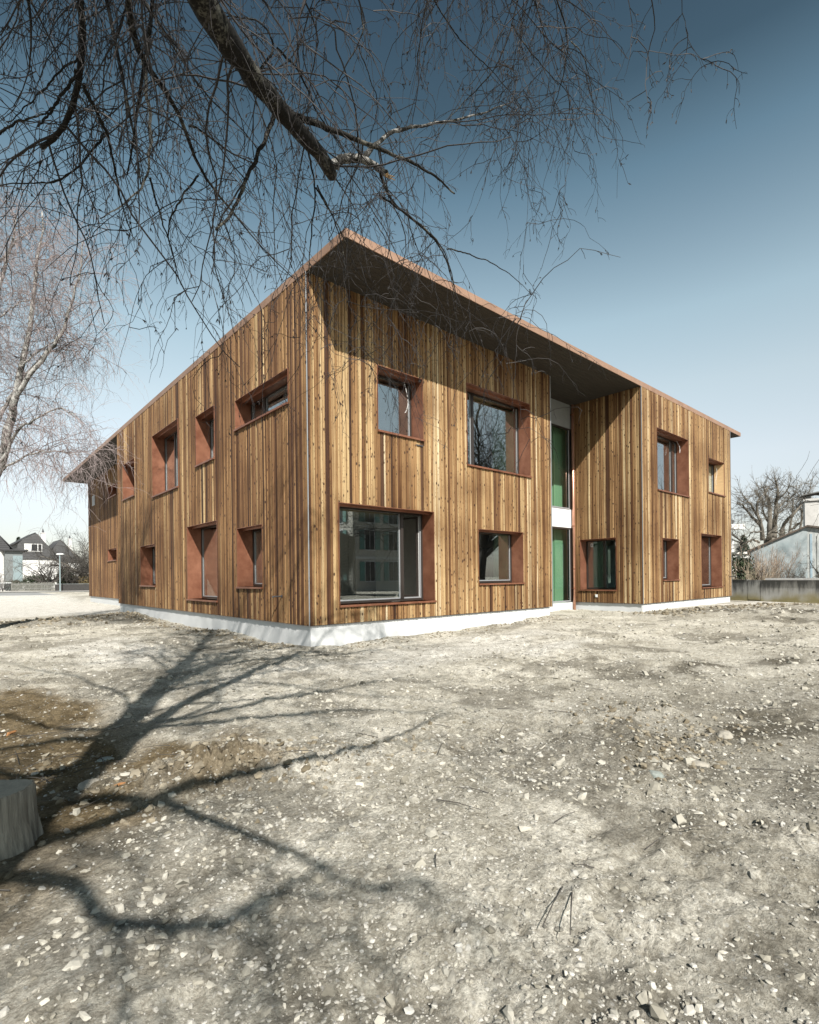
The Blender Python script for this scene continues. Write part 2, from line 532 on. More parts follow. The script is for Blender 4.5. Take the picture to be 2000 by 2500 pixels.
CABLE = mat('white_cable', (.7, .7, .68), .5)
STEEL = mat('dark_steel', (.08, .08, .085), .5, metal=.6)
GROUND = ground_material()

# ------------------------------------------------------------------ the ground
BAX = -0.05
def fg(x, y):
    return (x - CAM[0]) * FWD[0] + (y - CAM[1]) * FWD[1]


def ground_h(x, y):
    g = fg(x, y)
    base = 0.02 * np.clip(x, 0, 9) + 0.006 * np.clip(y, 0, 12) + 0.24 * sstep(34, 46, g) * sstep(12, 2, x)
    base = base + .03 * sstep(9, 13, x)
    near = sstep(30, 12, g)
    lot = sstep(13, 18, y) * sstep(3, 0, x)                     # rolled gravel behind the building
    lot = np.maximum(lot, sstep(16, 19, x) * sstep(-1.2, -2.2, y) * sstep(-7.5, -5.5, y))
    rough = near * (1 - .85 * lot)
    h = base + .085 * vnoise(x * .45 + 3, y * .45) * rough
    h = h + .075 * vnoise(x * 1.3, y * 1.3 + 9) * rough
    n3 = vnoise(x * 4.1 + 2, y * 4.1)
    h = h + (.036 * n3 + .026 * vnoise(x * 11, y * 11) + .013 * vnoise(x * 27, y * 27)) * rough * (0.7 + 1.3 * sstep(-.1, .3, vnoise(x * .8, y * .8 + 40)))
    # clods heaped up in the near left
    m = np.exp(-(((x + 4.35) / .55) ** 2 + ((y + 5.75) / .33) ** 2))
    m2 = np.exp(-(((x + 3.6) / .7) ** 2 + ((y + 6.3) / .3) ** 2))
    lump = np.abs(vnoise(x * 7, y * 7)) + .6 * np.abs(vnoise(x * 16, y * 16)) + .3 * np.abs(vnoise(x * 34, y * 34))
    h = h + (m * .17 + m2 * .08) * (.45 + 2.2 * lump)
    # hollow with ochre soil left of it, bank of rubble by the far corner
    h = h - .10 * np.exp(-(((x + 5.1) / .7) ** 2 + ((y + 4.4) / 1.1) ** 2))
    bk = np.exp(-((y - 13.2 - .35 * (x)) / 1.1) ** 2) * sstep(1.2, -.6, x) * sstep(-13, -4, x)
    h = h + bk * (.10 + .12 * lump)
    # rubble strip along the left facade
    sf = np.exp(-((x + .45) / .45) ** 2) * sstep(0, 1, y) * sstep(15.5, 14, y)
    h = h + sf * (.0 + .10 * lump)
    # low bank of spoil to the right
    ln = (y + 1.9) + .28 * (x - 12)
    h = h + .10 * sstep(.5, -.4, ln) * sstep(10.5, 13, x) * sstep(22, 17, x) * (1 + lump)
    h = h + .12 * lump * np.exp(-(((x + 1.3) / .5) ** 2 + ((y + 7.9) / .22) ** 2))
    h = h + .10 * lump * np.exp(-(((x + .3 + 1.4 * (y + 7.2)) / .3) ** 2)) * sstep(-8.6, -8, y) * sstep(-6.2, -6.8, y)
    return h


def ground_attrs(x, y):
    jit = vnoise(x * 1.2, y * 1.2) * 1.2 + vnoise(x * 3.7, y * 3.7) * .6
    soil = sstep(.85, .15, np.sqrt(((x + 5.5) / 1.15) ** 2 + ((y + 3.7) / 3.2) ** 2) * .8 + jit * .7 - .35)
    soil = np.maximum(soil, .85 * sstep(.9, .3, np.sqrt(((x + 4.3) / .9) ** 2 + ((y + 5.9) / .7) ** 2) + jit * .3))
    lot = sstep(14.5, 17.5, y + jit * 1.2 + .12 * x) * sstep(3, 0, x)
    lot = np.maximum(lot, .8 * sstep(17, 19, x + jit) * sstep(-1.0, -2.4, y + jit * .4) * sstep(-7.5, -5.5, y))
    lot = np.maximum(lot, .75 * sstep(1.2, .4, np.sqrt(((x - 3.4) / 1.5) ** 2 + ((y + 3.9) / .5) ** 2) + jit * .6))
    lot = np.maximum(lot, .7 * sstep(1.3, .4, np.sqrt(((x - 1.8) / 4.2) ** 2 + ((y + 2.3) / 1.3) ** 2) + jit * .4))
    lot = np.maximum(lot, .65 * sstep(1.2, .4, np.sqrt(((x + 3.2) / 1.2) ** 2 + ((y - 3.2) / 3.0) ** 2) + jit * .5))
    dark = .55 * np.exp(-((y - 13.2 - .35 * x) / 1.0) ** 2) * sstep(1.2, -.6, x)
    dark = dark + .45 * np.exp(-((x + .5) / .5) ** 2) * sstep(0, 1, y) * sstep(15.5, 14, y)
    ln = (y + 1.9) + .28 * (x - 12)
    dark = dark + .40 * sstep(.4, -.5, ln) * sstep(10, 13, x) * sstep(21, 17, x) + .5 * sstep(.12, .35, jit) * (1 - lot)
    dark = dark + .35 * sstep(1.5, .5, np.hypot((x + .2) / 2.0, (y + 8.3) / 1.6) + jit)
    dark = dark + .38 * np.exp(-((x - 2.8) / 3.8) ** 2 - ((y + 7.2) / 1.5) ** 2) * (.6 + jit)
    return soil, np.clip(lot, 0, 1), np.clip(dark, 0, 1)


def build_ground():
    yaw0 = math.pi / 2 - YAW                       # heading as a maths angle
    fine = np.arange(-44, 44.01, .21)
    coarse = np.concatenate([np.arange(46, 314.1, 4)])
    ang = yaw0 + np.radians(np.concatenate([fine, coarse]))
    r = [0.25]
    while r[-1] < 900:
        q = r[-1]
        r.append(q + max(.012, q * (.0075 if q < 40 else .05)))
    r = np.array(r)
    A, Rr = np.meshgrid(ang, r)
    X = CAM[0] + np.cos(A) * Rr; Y = CAM[1] + np.sin(A) * Rr
    Z = ground_h(X, Y)
    nr, na = X.shape
    V = np.stack([X, Y, Z], -1).reshape(-1, 3)
    idx = np.arange(nr * na).reshape(nr, na)
    nx = np.roll(idx, -1, 1)
    F = np.stack([idx[:-1], nx[:-1], nx[1:], idx[1:]], -1).reshape(-1, 4)[:, ::-1]
    V = np.vstack([V, [[CAM[0], CAM[1], float(ground_h(CAM[0], CAM[1]))]]])
    soil, pale, dark = ground_attrs(V[:, 0], V[:, 1])
    o = big_mesh('ground', V, F, GROUND, smooth=True, attrs={'soil': soil, 'pale': pale, 'dark': dark})
    # close the small hole under the camera
    mb = MB(); n = len(r)
    c = len(V) - 1
    me = o.data
    import bmesh
    bm = bmesh.new(); bm.from_mesh(me); bm.verts.ensure_lookup_table()
    for k in range(na):
        try: bm.faces.new((bm.verts[c], bm.verts[int(idx[0, k])], bm.verts[int(idx[0, (k + 1) % na])]))
        except ValueError: pass
    bmesh.ops.recalc_face_normals(bm, faces=[])
    bm.to_mesh(me); bm.free()
    tag(o, 'pale churned building-site ground of gravel and dry soil', kind='structure')
    return o


def icosa():
    t = (1 + 5 ** .5) / 2
    v = np.array([(-1, t, 0), (1, t, 0), (-1, -t, 0), (1, -t, 0), (0, -1, t), (0, 1, t), (0, -1, -t), (0, 1, -t),
                  (t, 0, -1), (t, 0, 1), (-t, 0, -1), (-t, 0, 1)], float)
    v /= np.linalg.norm(v[0])
    f = np.array([(0, 11, 5), (0, 5, 1), (0, 1, 7), (0, 7, 10), (0, 10, 11), (1, 5, 9), (5, 11, 4), (11, 10, 2), (10, 7, 6),
                  (7, 1, 8), (3, 9, 4), (3, 4, 2), (3, 2, 6), (3, 6, 8), (3, 8, 9), (4, 9, 5), (2, 4, 11), (6, 2, 10), (8, 6, 7), (9, 8, 1)])
    return v, f


def stones(name, X, Y, S, material, rng, flat=.6, smooth=False, label=None, rough=.10):
    v, f = icosa()
    N = len(X)
    a = rng.random(N) * 2 * np.pi
    sc3 = np.stack([1 + .5 * rng.random(N), .7 + .4 * rng.random(N), flat * (.7 + .6 * rng.random(N))], 1)
    P = v[None] * sc3[:, None] * (1 + rng.normal(0, rough, (N, 12, 1)))
    c, s = np.cos(a)[:, None], np.sin(a)[:, None]
    tilt = rng.normal(0, .25, N)[:, None]
    x, y, z = P[..., 0], P[..., 1], P[..., 2] + tilt * P[..., 0]
    Q = np.stack([x * c - y * s, x * s + y * c, z], -1) * S[:, None, None]
    Z = ground_h(X, Y) + S * .12
    Q = Q + np.stack([X, Y, Z], -1)[:, None]
    F = (f[None] + 12 * np.arange(N)[:, None, None]).reshape(-1, 3)
    rv = np.repeat(rng.random(N), 12)
    o = big_mesh(name, Q.reshape(-1, 3), F, material, smooth=smooth, attrs={'rnd': rv})
    tag(o, label, kind='stuff')
    return o


build_ground()
rng = np.random.default_rng(11)
PEB = attr_material('pebble', [(0, (.12, .112, .095)), (.35, (.22, .21, .18)), (.75, (.31, .295, .26)), (1, (.35, .34, .31))], .85)
CLOD = attr_material('clod', [(0, (.10, .083, .055)), (.5, (.17, .145, .105)), (1, (.25, .225, .175))], .95, .1)
N = 40000
ra = np.radians(rng.uniform(-42, 42, N)) + math.pi / 2 - YAW
rr = 1.2 * (26 / 1.2) ** (rng.random(N) ** .85)
PX, PY = CAM[0] + np.cos(ra) * rr, CAM[1] + np.sin(ra) * rr
dens = vnoise(PX * .7, PY * .7) + .6 * vnoise(PX * 2.3, PY * 2.3)
inb = ((PX > -.1) & (PY > -.1)) | ((PX > 12.2) & (PY > -1.7) & (PX < 21.6))
_, pl, _ = ground_attrs(PX, PY)
so_ = ground_attrs(PX, PY)[0]
keep = (dens + rng.normal(0, .25, N) > -.22) & ~inb & (pl < .75) & (rng.random(N) > so_ * .8)
PX, PY, rr = PX[keep], PY[keep], rr[keep]
S = np.clip(rng.lognormal(math.log(.0040), .5, len(PX)), .002, .016) * (1 + rr * .15)
stones('pebbles', PX, PY, S, PEB, rng, label='pale pebbles and gravel strewn over the bare ground')
M = 14000
ra = np.radians(rng.uniform(-42, 42, M)) + math.pi / 2 - YAW
r2 = 1.5 * (24 / 1.5) ** (rng.random(M) ** .75)
QX, QY = CAM[0] + np.cos(ra) * r2, CAM[1] + np.sin(ra) * r2
qi = ((QX > -.1) & (QY > -.1)) | ((QX > 12.2) & (QY > -1.7) & (QX < 21.6))
qs, ql, qd = ground_attrs(QX, QY)
kq = ~qi & (rng.random(M) > qs * .75) & (vnoise(QX * 1.1 + 7, QY * 1.1) + rng.normal(0, .22, M) + .5 * qd - .35 * ql > .02)
QX, QY, r2 = QX[kq], QY[kq], r2[kq]
CRUMB = attr_material('crumb', [(0, (.15, .138, .11)), (.5, (.26, .245, .205)), (1, (.38, .36, .31))], .95, .1)
stones('earth_crumbs', QX, QY, np.clip(rng.lognormal(math.log(.0072), .5, len(QX)), .003, .024) * (1 + r2 * .11), CRUMB, rng, flat=.75, rough=.3, label='crumbled dry earth lying over the open ground')
# clods along the banks and the heap
cx, cy, cs = [], [], []
def scatter(n, fx, fy, smin, smax):
    for _ in range(n):
        x, y = fx(), fy()
        cx.append(x); cy.append(y); cs.append(rng.uniform(smin, smax) * rng.uniform(.5, 1))
def gs(m, s): return lambda: rng.normal(m, s)
scatter(260, gs(-4.3, .42), gs(-5.8, .26), .01, .042)
scatter(200, gs(-3.5, .6), gs(-6.3, .25), .008, .03)
scatter(260, gs(-5.3, .35), gs(-4.2, 1.0), .008, .03)
for _ in range(500):
    y = rng.uniform(.3, 15); cx.append(-.45 + rng.normal(0, .28)); cy.append(y); cs.append(rng.uniform(.01, .045))
for _ in range(420):
    x = rng.uniform(-9, 1); cx.append(x); cy.append(13.2 + .35 * x + rng.normal(0, .8)); cs.append(rng.uniform(.015, .07))
for _ in range(380):
    x = rng.uniform(.5, 9); cx.append(x); cy.append(-.35 + rng.normal(0, .22)); cs.append(rng.uniform(.008, .028))
for _ in range(600):
    x = rng.uniform(11, 20); cx.append(x); cy.append(-2.2 - .28 * (x - 12) + rng.normal(-.4, .5)); cs.append(rng.uniform(.015, .06))
scatter(160, gs(-1.25, .32), gs(-8.0, .16), .01, .035)
scatter(200, gs(-.5, .35), gs(-7.6, .5), .01, .035)
cx, cy, cs = map(np.array, (cx, cy, cs))
ok = ~(((cx > -.05) & (cy > -.05)) | ((cx > 12.3) & (cy > -1.6) & (cx < 21.4)))
stones('clods', cx[ok], cy[ok], cs[ok], CLOD, rng, flat=.8, rough=.28, label='broken clods of dry earth heaped on the ground')

# road, kerb and pavement far left, in the view's own heading
RZ = -YAW
ROADM = mat('asphalt', (.22, .22, .215), .9, var=.12, scale=.8)
PAVM = mat('pavement', (.42, .40, .37), .9, var=.12, scale=2)
origin = (CAM[0], CAM[1], 0)
mb = MB(); mb.box(-85, -19, 45.5, 55.5, .0, .34); tag(mb.build('road', ROADM, loc=origin, rz=RZ), 'grey asphalt street beyond the gravel lot', kind='structure')
mb = MB(); mb.box(-85, -19, 55.5, 55.7, .0, .46); tag(mb.build('kerb', mat('kerb_stone', (.10, .10, .095), .9, var=.2), loc=origin, rz=RZ), 'dark kerb line along the far side of the street', kind='structure')
mb = MB(); mb.box(-85, -19, 55.7, 58.5, .0, .45); tag(mb.build('pavement', PAVM, loc=origin, rz=RZ), 'pale pavement in front of the garden fences', kind='structure')

# ------------------------------------------------------------------ the timber building
Z0, Z1 = 0.5, 8.1
LB, LC, D_, L1, L2, YR, LBK, RB = 16.62, 9.10, 1.51, 12.39, 21.33, 1.21, 31.15, 1.42
bld = tag(empty('timber_building', (0, 0, 0)), 'two-storey building clad in vertical brown larch boards with a copper-edged flat roof', 'building')
brng = random.Random(4)
BT = .020


def columns(a0, a1, breaks, rnd_):
    ed = sorted(set([a0, a1] + [b for b in breaks if a0 < b < a1]))
    cols = []
    for p, q in zip(ed[:-1], ed[1:]):
        ws = []
        while sum(ws) < q - p: ws.append(rnd_.choice([.045, .055, .07, .085, .10]))
        if len(ws) > 1 and sum(ws) - (q - p) > ws[-1] * .5: ws.pop()
        k = (q - p) / sum(ws); x = p
        for w_ in ws:
            cols.append((x, x + w_ * k)); x += w_ * k
    return cols


def segs(c0, c1, wins):
    """z stretches of a column that no opening interrupts"""
    cut = sorted((w_[2], w_[3]) for w_ in wins if w_[0] < (c0 + c1) / 2 < w_[1])
    z, out_ = Z0, []
    for lo, hi in cut:
        out_.append((z, lo)); z = hi
    out_.append((z, Z1))
    return out_


def facade(axis, const, a0, a1, wins, single, seed, tone=.60):
    """axis 0: wall in the plane x=const looking towards -x; axis 1: y=const looking towards -y"""
    rnd_ = random.Random(seed)
    def pt(a, o, z):
        return (const - o, a, z) if axis == 0 else (a, const - o, z)
    wall = MB()
    br = [e for w_ in wins for e in w_[:2]]
    ed = sorted(set([a0, a1] + [b for b in br if a0 < b < a1]))
    for p, q in zip(ed[:-1], ed[1:]):
        for lo, hi in segs(p, q, wins):
            P = [pt(a, o, z) for z in (lo, hi) for a, o in ((p, -.012), (q, -.012), (q, -.40), (p, -.40))]
            wall.poly(P, [(0, 3, 2, 1), (4, 5, 6, 7), (0, 1, 5, 4), (1, 2, 6, 5), (2, 3, 7, 6), (3, 0, 4, 7)])
    wo = wall.build('wall', BACK, bld)
    rest = MB()
    prev = .5
    for c0, c1 in columns(a0, a1, br, rnd_):
        # neighbouring boards differ, with runs of darker and paler ones
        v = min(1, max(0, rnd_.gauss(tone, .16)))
        if rnd_.random() < .06: v = rnd_.uniform(.09, .2)
        t = BT * rnd_.uniform(.35, 1.25)
        for lo, hi in segs(c0, c1, wins):
            if hi - lo < .02: continue
            vv = min(1, max(0, v + rnd_.gauss(0, .09)))
            if hi - lo < 2.5 and rnd_.random() < .5: vv = min(1, max(0, rnd_.gauss(.42, .25)))
            g, ch = .0035, min(.016, (c1 - c0) * .2)
            sect = [(c0 + g, -.012), (c0 + g + .003, t * .25), (c0 + ch, t), (c1 - ch, t), (c1 - g - .003, t * .25), (c1 - g, -.012)]
            lo2, hi2 = lo + rnd_.uniform(0, .004), hi - .002
            P = [pt(a, o, z) for z in (lo2, hi2) for a, o in sect]
            n = 6
            fs = [(i, (i + 1) % n, (i + 1) % n + n, i + n) for i in range(n - 1)] + [tuple(range(n - 1, -1, -1)), tuple(range(n, 2 * n))]
            if single(c0):
                mb_ = MB(); mb_.poly(P, fs, 0, vv); mb_.build('board', WOOD, wo)
            else:
                rest.poly(P, fs, 0, vv)
    if rest.v:
        tag(rest.build('boards', WOOD, wo), kind='stuff')
    return wo


DEP = .42
def window(axis, const, a0, a1, z0, z1, mulls=(), glass=True, leaf='both', sillc=COPPER, near_side=None, name='window', fin=None, white=True):
    """deep copper-lined opening: frame (the part) with reveal, sill, panes as its own pieces"""
    def bx(mb_, p, q, o0, o1, lo, hi, mi=0):
        if axis == 0: mb_.box(const - o1, const - o0, p, q, lo, hi, mi)
        else: mb_.box(p, q, const - o1, const - o0, lo, hi, mi)
    f = MB(); fw = .055
    bx(f, a0 + .012, a0 + fw, -DEP - .06, -DEP, z0, z1); bx(f, a1 - fw, a1 - .012, -DEP - .06, -DEP, z0, z1)
    bx(f, a0 + fw, a1 - fw, -DEP - .06, -DEP, z1 - fw - .01, z1 - .01); bx(f, a0 + fw, a1 - fw, -DEP - .06, -DEP, z0 + .01, z0 + fw + .01)
    for mu in mulls:
        bx(f, mu - .045, mu + .045, -DEP - .062, -DEP + .01, z0 + fw + .01, z1 - fw - .01)
    fo = f.build(name, FRAME, bld)
    # pale inner sash just inside the dark frame
    if white:
        s = MB(); sw = .03
        ed = [a0 + fw] + [m_ for m_ in mulls] + [a1 - fw]
        for i, (p, q) in enumerate(zip(ed[:-1], ed[1:])):
            p += .045 if i else 0; q -= .045 if i < len(ed) - 2 else 0
            bx(s, p, p + sw, -DEP - .09, -DEP - .03, z0 + fw + .01, z1 - fw - .01); bx(s, q - sw, q, -DEP - .09, -DEP - .03, z0 + fw + .01, z1 - fw - .01)
            bx(s, p + sw, q - sw, -DEP - .09, -DEP - .03, z0 + fw + .01, z0 + fw + .04)
        s.build('sash', TRIM, fo)
    r = MB(); t = .012
    bx(r, a0, a0 + t, -DEP - .1, .022, z0, z1); bx(r, a1 - t, a1, -DEP - .1, .022, z0, z1)
    bx(r, a0 + t, a1 - t, -DEP - .1, .022, z1 - t, z1)
    # slot for the blind box under the head
    bx(r, a0 + t, a1 - t, -.16, -.13, z1 - t - .05, z1 - t)
    r.build('reveal', COPPER, fo)
    s = MB(); bx(s, a0 + t, a1 - t, -DEP - .05, .022, z0 - .012, z0); bx(s, a0 - .012, a1 + .012, .0225, .065, z0 - .045, z0 + .002)
    s.build('sill', sillc, fo)
    if glass:
        ed = [a0 + fw] + list(mulls) + [a1 - fw]
        for i, (p, q) in enumerate(zip(ed[:-1], ed[1:])):
            if leaf == 'left' and i == len(ed) - 2: continue
            g = MB(); bx(g, p + .01, q - .01, -DEP - .042, -DEP - .036, z0 + fw, z1 - fw); g.build('pane', GLASS, fo)
    return fo


A_ = [(13.70, 15.60, 5.03, 6.55), (8.30, 11.22, 4.64, 6.90), (5.15, 6.65, 5.03, 6.55), (0.80, 3.70, 5.50, 6.28),
      (10.95, 12.95, 1.32, 2.87), (5.04, 7.52, 0.91, 3.22), (2.18, 3.67, 1.32, 2.87)]
M_ = [(1.90, 3.38, 5.04, 6.60), (5.04, 7.98, 4.64, 6.92), (0.76, 3.73, 0.91, 3.22), (5.47, 7.55, 1.32, 2.87)]
G_ = [(13.59, 16.44, 4.62, 6.88), (18.58, 20.52, 5.02, 6.50), (13.97, 15.41, 1.32, 2.87), (17.70, 20.07, 0.96, 3.21)]
W_ = [(-.55, .90, .98, 2.88)]
B_ = [(23.2, 25.3, 6.40, 7.05), (23.35, 25.5, 2.70, 3.38)]
facade(0, 0.0, 0.02, LB, A_, lambda a: a < 2.6, 1, .40)  # browner boards; part of this side's dimness under grazing sun put into tone
facade(1, 0.0, 0.02, LC, M_, lambda a: True, 2)
facade(0, L1, -D_ + .02, YR, W_, lambda a: True, 3, .5)
facade(1, -D_, L1 + .02, L2, G_, lambda a: False, 6)
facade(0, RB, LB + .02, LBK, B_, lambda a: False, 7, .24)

w1 = window(0, 0, *A_[0]); window(0, 0, *A_[1], mulls=(10.0,)); window(0, 0, *A_[2]); u4 = window(0, 0, *A_[3], mulls=(2.86,))
window(0, 0, *A_[4]); window(0, 0, *A_[5]); window(0, 0, *A_[6])
m1 = window(1, 0, *M_[0]); m2 = window(1, 0, *M_[1], mulls=(5.76,)); m3 = window(1, 0, *M_[2], mulls=(2.99,), leaf='left'); m4 = window(1, 0, *M_[3])
g1 = window(1, -D_, *G_[0], mulls=(15.93,)); g2 = window(1, -D_, *G_[1]); window(1, -D_, *G_[2]); window(1, -D_, *G_[3])
w0 = window(0, L1, *W_[0], mulls=(.14,), white=False)
window(0, RB, *B_[0]); window(0, RB, *B_[1])

# open casement in the big ground-floor window: sash swung inwards
def casement(parent, hx, hy, z0, z1, wid, ang, y_):
    c = MB(); dx, dy = math.cos(ang), math.sin(ang)
    for p, q, lo, hi in ((0, .05, z0, z1), (wid - .05, wid, z0, z1), (.05, wid - .05, z1 - .05, z1), (.05, wid - .05, z0, z0 + .05)):
        P = []
        for z in (lo, hi):
            for a, o in ((p, 0), (q, 0), (q, .05), (p, .05)):
                P.append((hx - dx * a - dy * o, hy + dy * a - dx * o, z))
        c.poly(P, [(0, 3, 2, 1), (4, 5, 6, 7), (0, 1, 5, 4), (1, 2, 6, 5), (2, 3, 7, 6), (3, 0, 4, 7)])
    so = c.build('open_sash', FRAME, parent)
    h = MB(); P = []
    for z in (z0, z1):
        for a, o in ((-.03, .0), (.035, .0), (.035, -.05), (-.03, -.05)):
            P.append((hx - dx * a - dy * o, hy + dy * a - dx * o, z))
    h.poly(P, [(0, 3, 2, 1), (4, 5, 6, 7), (0, 1, 5, 4), (1, 2, 6, 5), (2, 3, 7, 6), (3, 0, 4, 7)])
    h.build('hinge_post', WFRAME, so)
casement(m3, 3.64, .50, 1.0, 3.13, .62, RAD(68), 0)
casement(g1, 16.36, -D_ + .50, 4.72, 6.78, .78, RAD(60), 0)

# blinds, ply panels, stickers, handles
mb = MB(); mb.box(18.66, 20.44, -D_ + .50, -D_ + .51, 5.09, 6.44); mb.build('blind', BLIND, g2)
mb = MB(); mb.box(13.7, 14.0, -D_ + .75, -D_ + .8, 4.7, 6.8); mb.build('curtain', BLIND, g1)
mb = MB(); mb.box(20.51 - .012, 20.52 - .0122, -D_ + .01, -D_ + .40, 5.04, 6.45); mb.build('plywood_lining', TIMB, g2)
for a in (.66, -.32):
    mb = MB(); mb.box(L1 + DEP + .028, L1 + DEP + .031, a - .05, a + .05, 2.60, 2.74, 0); mb.box(L1 + DEP + .0245, L1 + DEP + .027, a - .012, a + .018, 2.645, 2.705, 1)
    mb.build('sticker', [WFRAME, FRAME], w0)
mb = MB(); mb.tube([(L1 + DEP - .01, .03, 1.45), (L1 + DEP - .05, .03, 1.45), (L1 + DEP - .05, -.0, 1.52)], .011, 6); mb.build('handle', TRIM, w0)

# corner trims
for x, y in ((0, 0), (L1, -D_)):
    mb = MB(); mb.box(x - .025, x - .008, y - .025, y - .008, Z0 - .005, Z1 - .003); mb.build('corner_trim', TRIM, bld)
mb = MB(); mb.box(LC + .002, LC + .035, -.018, .38, Z0, Z1 - .003); mb.build('end_trim', TRIM, bld)
mb = MB(); mb.box(L2 + .001, L2 + .02, -D_ - .018, -D_ + .38, Z0, Z1 - .003); mb.build('end_trim', TRIM, bld)
# closed flanks that are seen only from the side
mb = MB(); mb.box(L2 - .3, L2 - .004, -D_ + .403, LBK - .4, Z0, Z1 - .01); mb.build('east_wall', BACK, bld)
mb = MB(); mb.box(.0, RB - .003, LB + .001, LB + .06, Z0, Z1 - .003); mb.build('return_wall', WOOD, bld)
mb = MB(); mb.box(RB + .41, L2 - .31, LBK - .4, LBK - .02, Z0, Z1 - .01); mb.build('north_wall', BACK, bld)
mb = MB(); mb.box(LC - .35, LC - .003, .402, YR, Z0, Z1 - .01); mb.build('recess_cheek', BACK, bld)

# plinth: one ring of rendered concrete, set back under the boards
def plinth(pts, name='plinth'):
    mb_ = MB()
    for x0, x1, y0, y1 in pts: mb_.box(x0, x1, y0, y1, -.6, Z0 - .012)
    return mb_.build(name, PLINTH, bld)
IN = .05
plinth([(IN, .45, .45, LB - .02)]); plinth([(IN, LC - .06, IN, .4497)])
plinth([(LC - .06, L1 + .04, YR - .03, YR + .35)]); plinth([(L1 + IN, L1 + .44, -D_ + .45, YR - .031)])
plinth([(L1 + IN, L2 - .05, -D_ + IN, -D_ + .4497)]); plinth([(RB + IN, RB + .45, LB - .02, LBK - .05)])
plinth([(LC - .46, LC - .061, .4498, YR + .35)]); plinth([(.4502, RB + IN, LB - .4, LB - .021)])

# roof with wide eaves, soffit and copper fascia
RX1 = L2 + 1.43
mb = MB(); mb.box(.0, RX1, -D_, LBK, 8.118, 8.235); roof = mb.build('roof', ROOFM, bld)
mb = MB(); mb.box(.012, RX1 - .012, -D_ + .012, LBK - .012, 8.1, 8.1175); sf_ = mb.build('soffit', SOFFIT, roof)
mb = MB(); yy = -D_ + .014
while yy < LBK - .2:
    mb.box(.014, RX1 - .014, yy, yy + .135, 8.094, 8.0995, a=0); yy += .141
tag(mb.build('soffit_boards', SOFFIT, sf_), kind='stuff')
mb = MB(); mb.box(-.022, -.001, -D_ - .022, LBK + .02, 8.088, 8.262); mb.build('fascia', FASCIA, roof)
xs = [-.001, 4.3, 8.6, 12.9, 17.2, RX1 + .02]
for p, q in zip(xs[:-1], xs[1:]):
    mb = MB(); mb.box(p + .003, q - .003, -D_ - .022, -D_ - .001, 8.088, 8.262); mb.box(p + .003, q - .003, -D_ - .001, -D_ + .16, 8.2355, 8.262)
    mb.build('fascia', FASCIA, roof)
mb = MB(); mb.box(RX1 + .001, RX1 + .02, -D_, LBK, 8.088, 8.262); mb.build('fascia', FASCIA, roof)
mb = MB(); mb.box(0, RX1, LBK + .001, LBK + .02, 8.088, 8.262); mb.build('fascia', FASCIA, roof)

# storeys inside: floors, ceilings, core walls and a few partitions
def slab(name, z0_, z1_, m_):
    mb_ = MB()
    mb_.box(.41, LC - .36, .41, LB - .42, z0_, z1_); mb_.box(RB + .41, LC - .36, LB - .42, LBK - .41, z0_, z1_)
    mb_.box(LC - .36, L1 + .41, 2.4, LBK - .41, z0_, z1_); mb_.box(L1 + .41, L2 - .31, -D_ + .41, LBK - .41, z0_, z1_)
    mb_.build(name, m_, bld)
slab('ground_floor', .42, .515, SLAB); slab('upper_floor', 3.42, 3.72, CEIL); slab('ceiling', 7.62, 7.95, CEIL)
mb = MB()
for z0_, z1_ in ((.52, 3.42), (3.72, 7.62)):
    mb.box(5.4, 5.5, 5.2, LBK - 1, z0_, z1_); mb.box(.42, 5.399, 5.9, 6.0, z0_, z1_) if z0_ > 1 else None
    mb.box(.42, 4.3, 4.30, 4.40, z0_, z1_); mb.box(5.5, 8.7, 4.6, 4.7, z0_, z1_)
    mb.box(4.31, 4.41, .42, 3.3, z0_, z1_)
    mb.box(L1 + .5, L2 - .4, 2.6, 2.7, z0_, z1_); mb.box(17.0, 17.1, -D_ + .42, 2.599, z0_, z1_)
    mb.box(.42, 5.399, 8.0, 8.1, z0_, z1_); mb.box(.42, 5.399, 13.3, 13.4, z0_, z1_)
mb.build('partition', INNER, bld)
# pale blue room door seen through the side window
mb = MB(); mb.box(15.0, 15.04, .85, 1.32, .52, 2.75); dr = mb.build('inner_door', DOORM, bld)
mb = MB(); mb.tube([(14.99, .93, 1.6), (14.95, .93, 1.6), (14.95, 1.05, 1.6)], .012, 6); mb.build('handle', TRIM, dr)
# wood-framed cupboard inside the big window
mb = MB(); mb.box(3.5, 4.28, 3.2, 3.25, .55, 3.0); mb.build('inner_door', FRAME, bld)

# glazed joint in the recess: green stair hall behind
glz = MB(); y0, y1 = YR, YR + .07
for lo, hi in ((4.06, 7.17), (.52, 3.35)):
    glz.box(12.17, 12.37, y0, y1, lo, hi); glz.box(LC + .02, LC + .1, y0, y1, lo, hi)
    glz.box(LC + .1, 12.17, y0, y1, hi - .07, hi); glz.box(LC + .1, 12.17, y0, y1, lo, lo + .04)
gz = glz.build('stair_glazing', FRAME, bld)
for lo, hi in ((4.06, 7.17), (.52, 3.35)):
    mb = MB(); mb.box(LC + .1, 12.165, y0 + .03, y0 + .036, lo + .04, hi - .07); mb.build('pane', GLASS_G, gz)
    mb = MB(); mb.box(LC + .1, 12.168, y0 - .02, y0 + .0, lo - .001, lo + .05); mb.box(12.128, 12.168, y0 - .012, y0 - .001, lo + .05, hi - .07); mb.build('glazing_bead', TRIM, gz)
mb = MB(); mb.box(LC + .01, 12.37, YR - .001, YR + .12, 3.352, 4.058); mb.build('spandrel_panel', WPANEL, bld)
mb = MB(); mb.box(LC + .01, 12.37, YR - .001, YR + .12, 7.172, 8.098); mb.build('head_panel', GREYP, bld)
mb = MB()
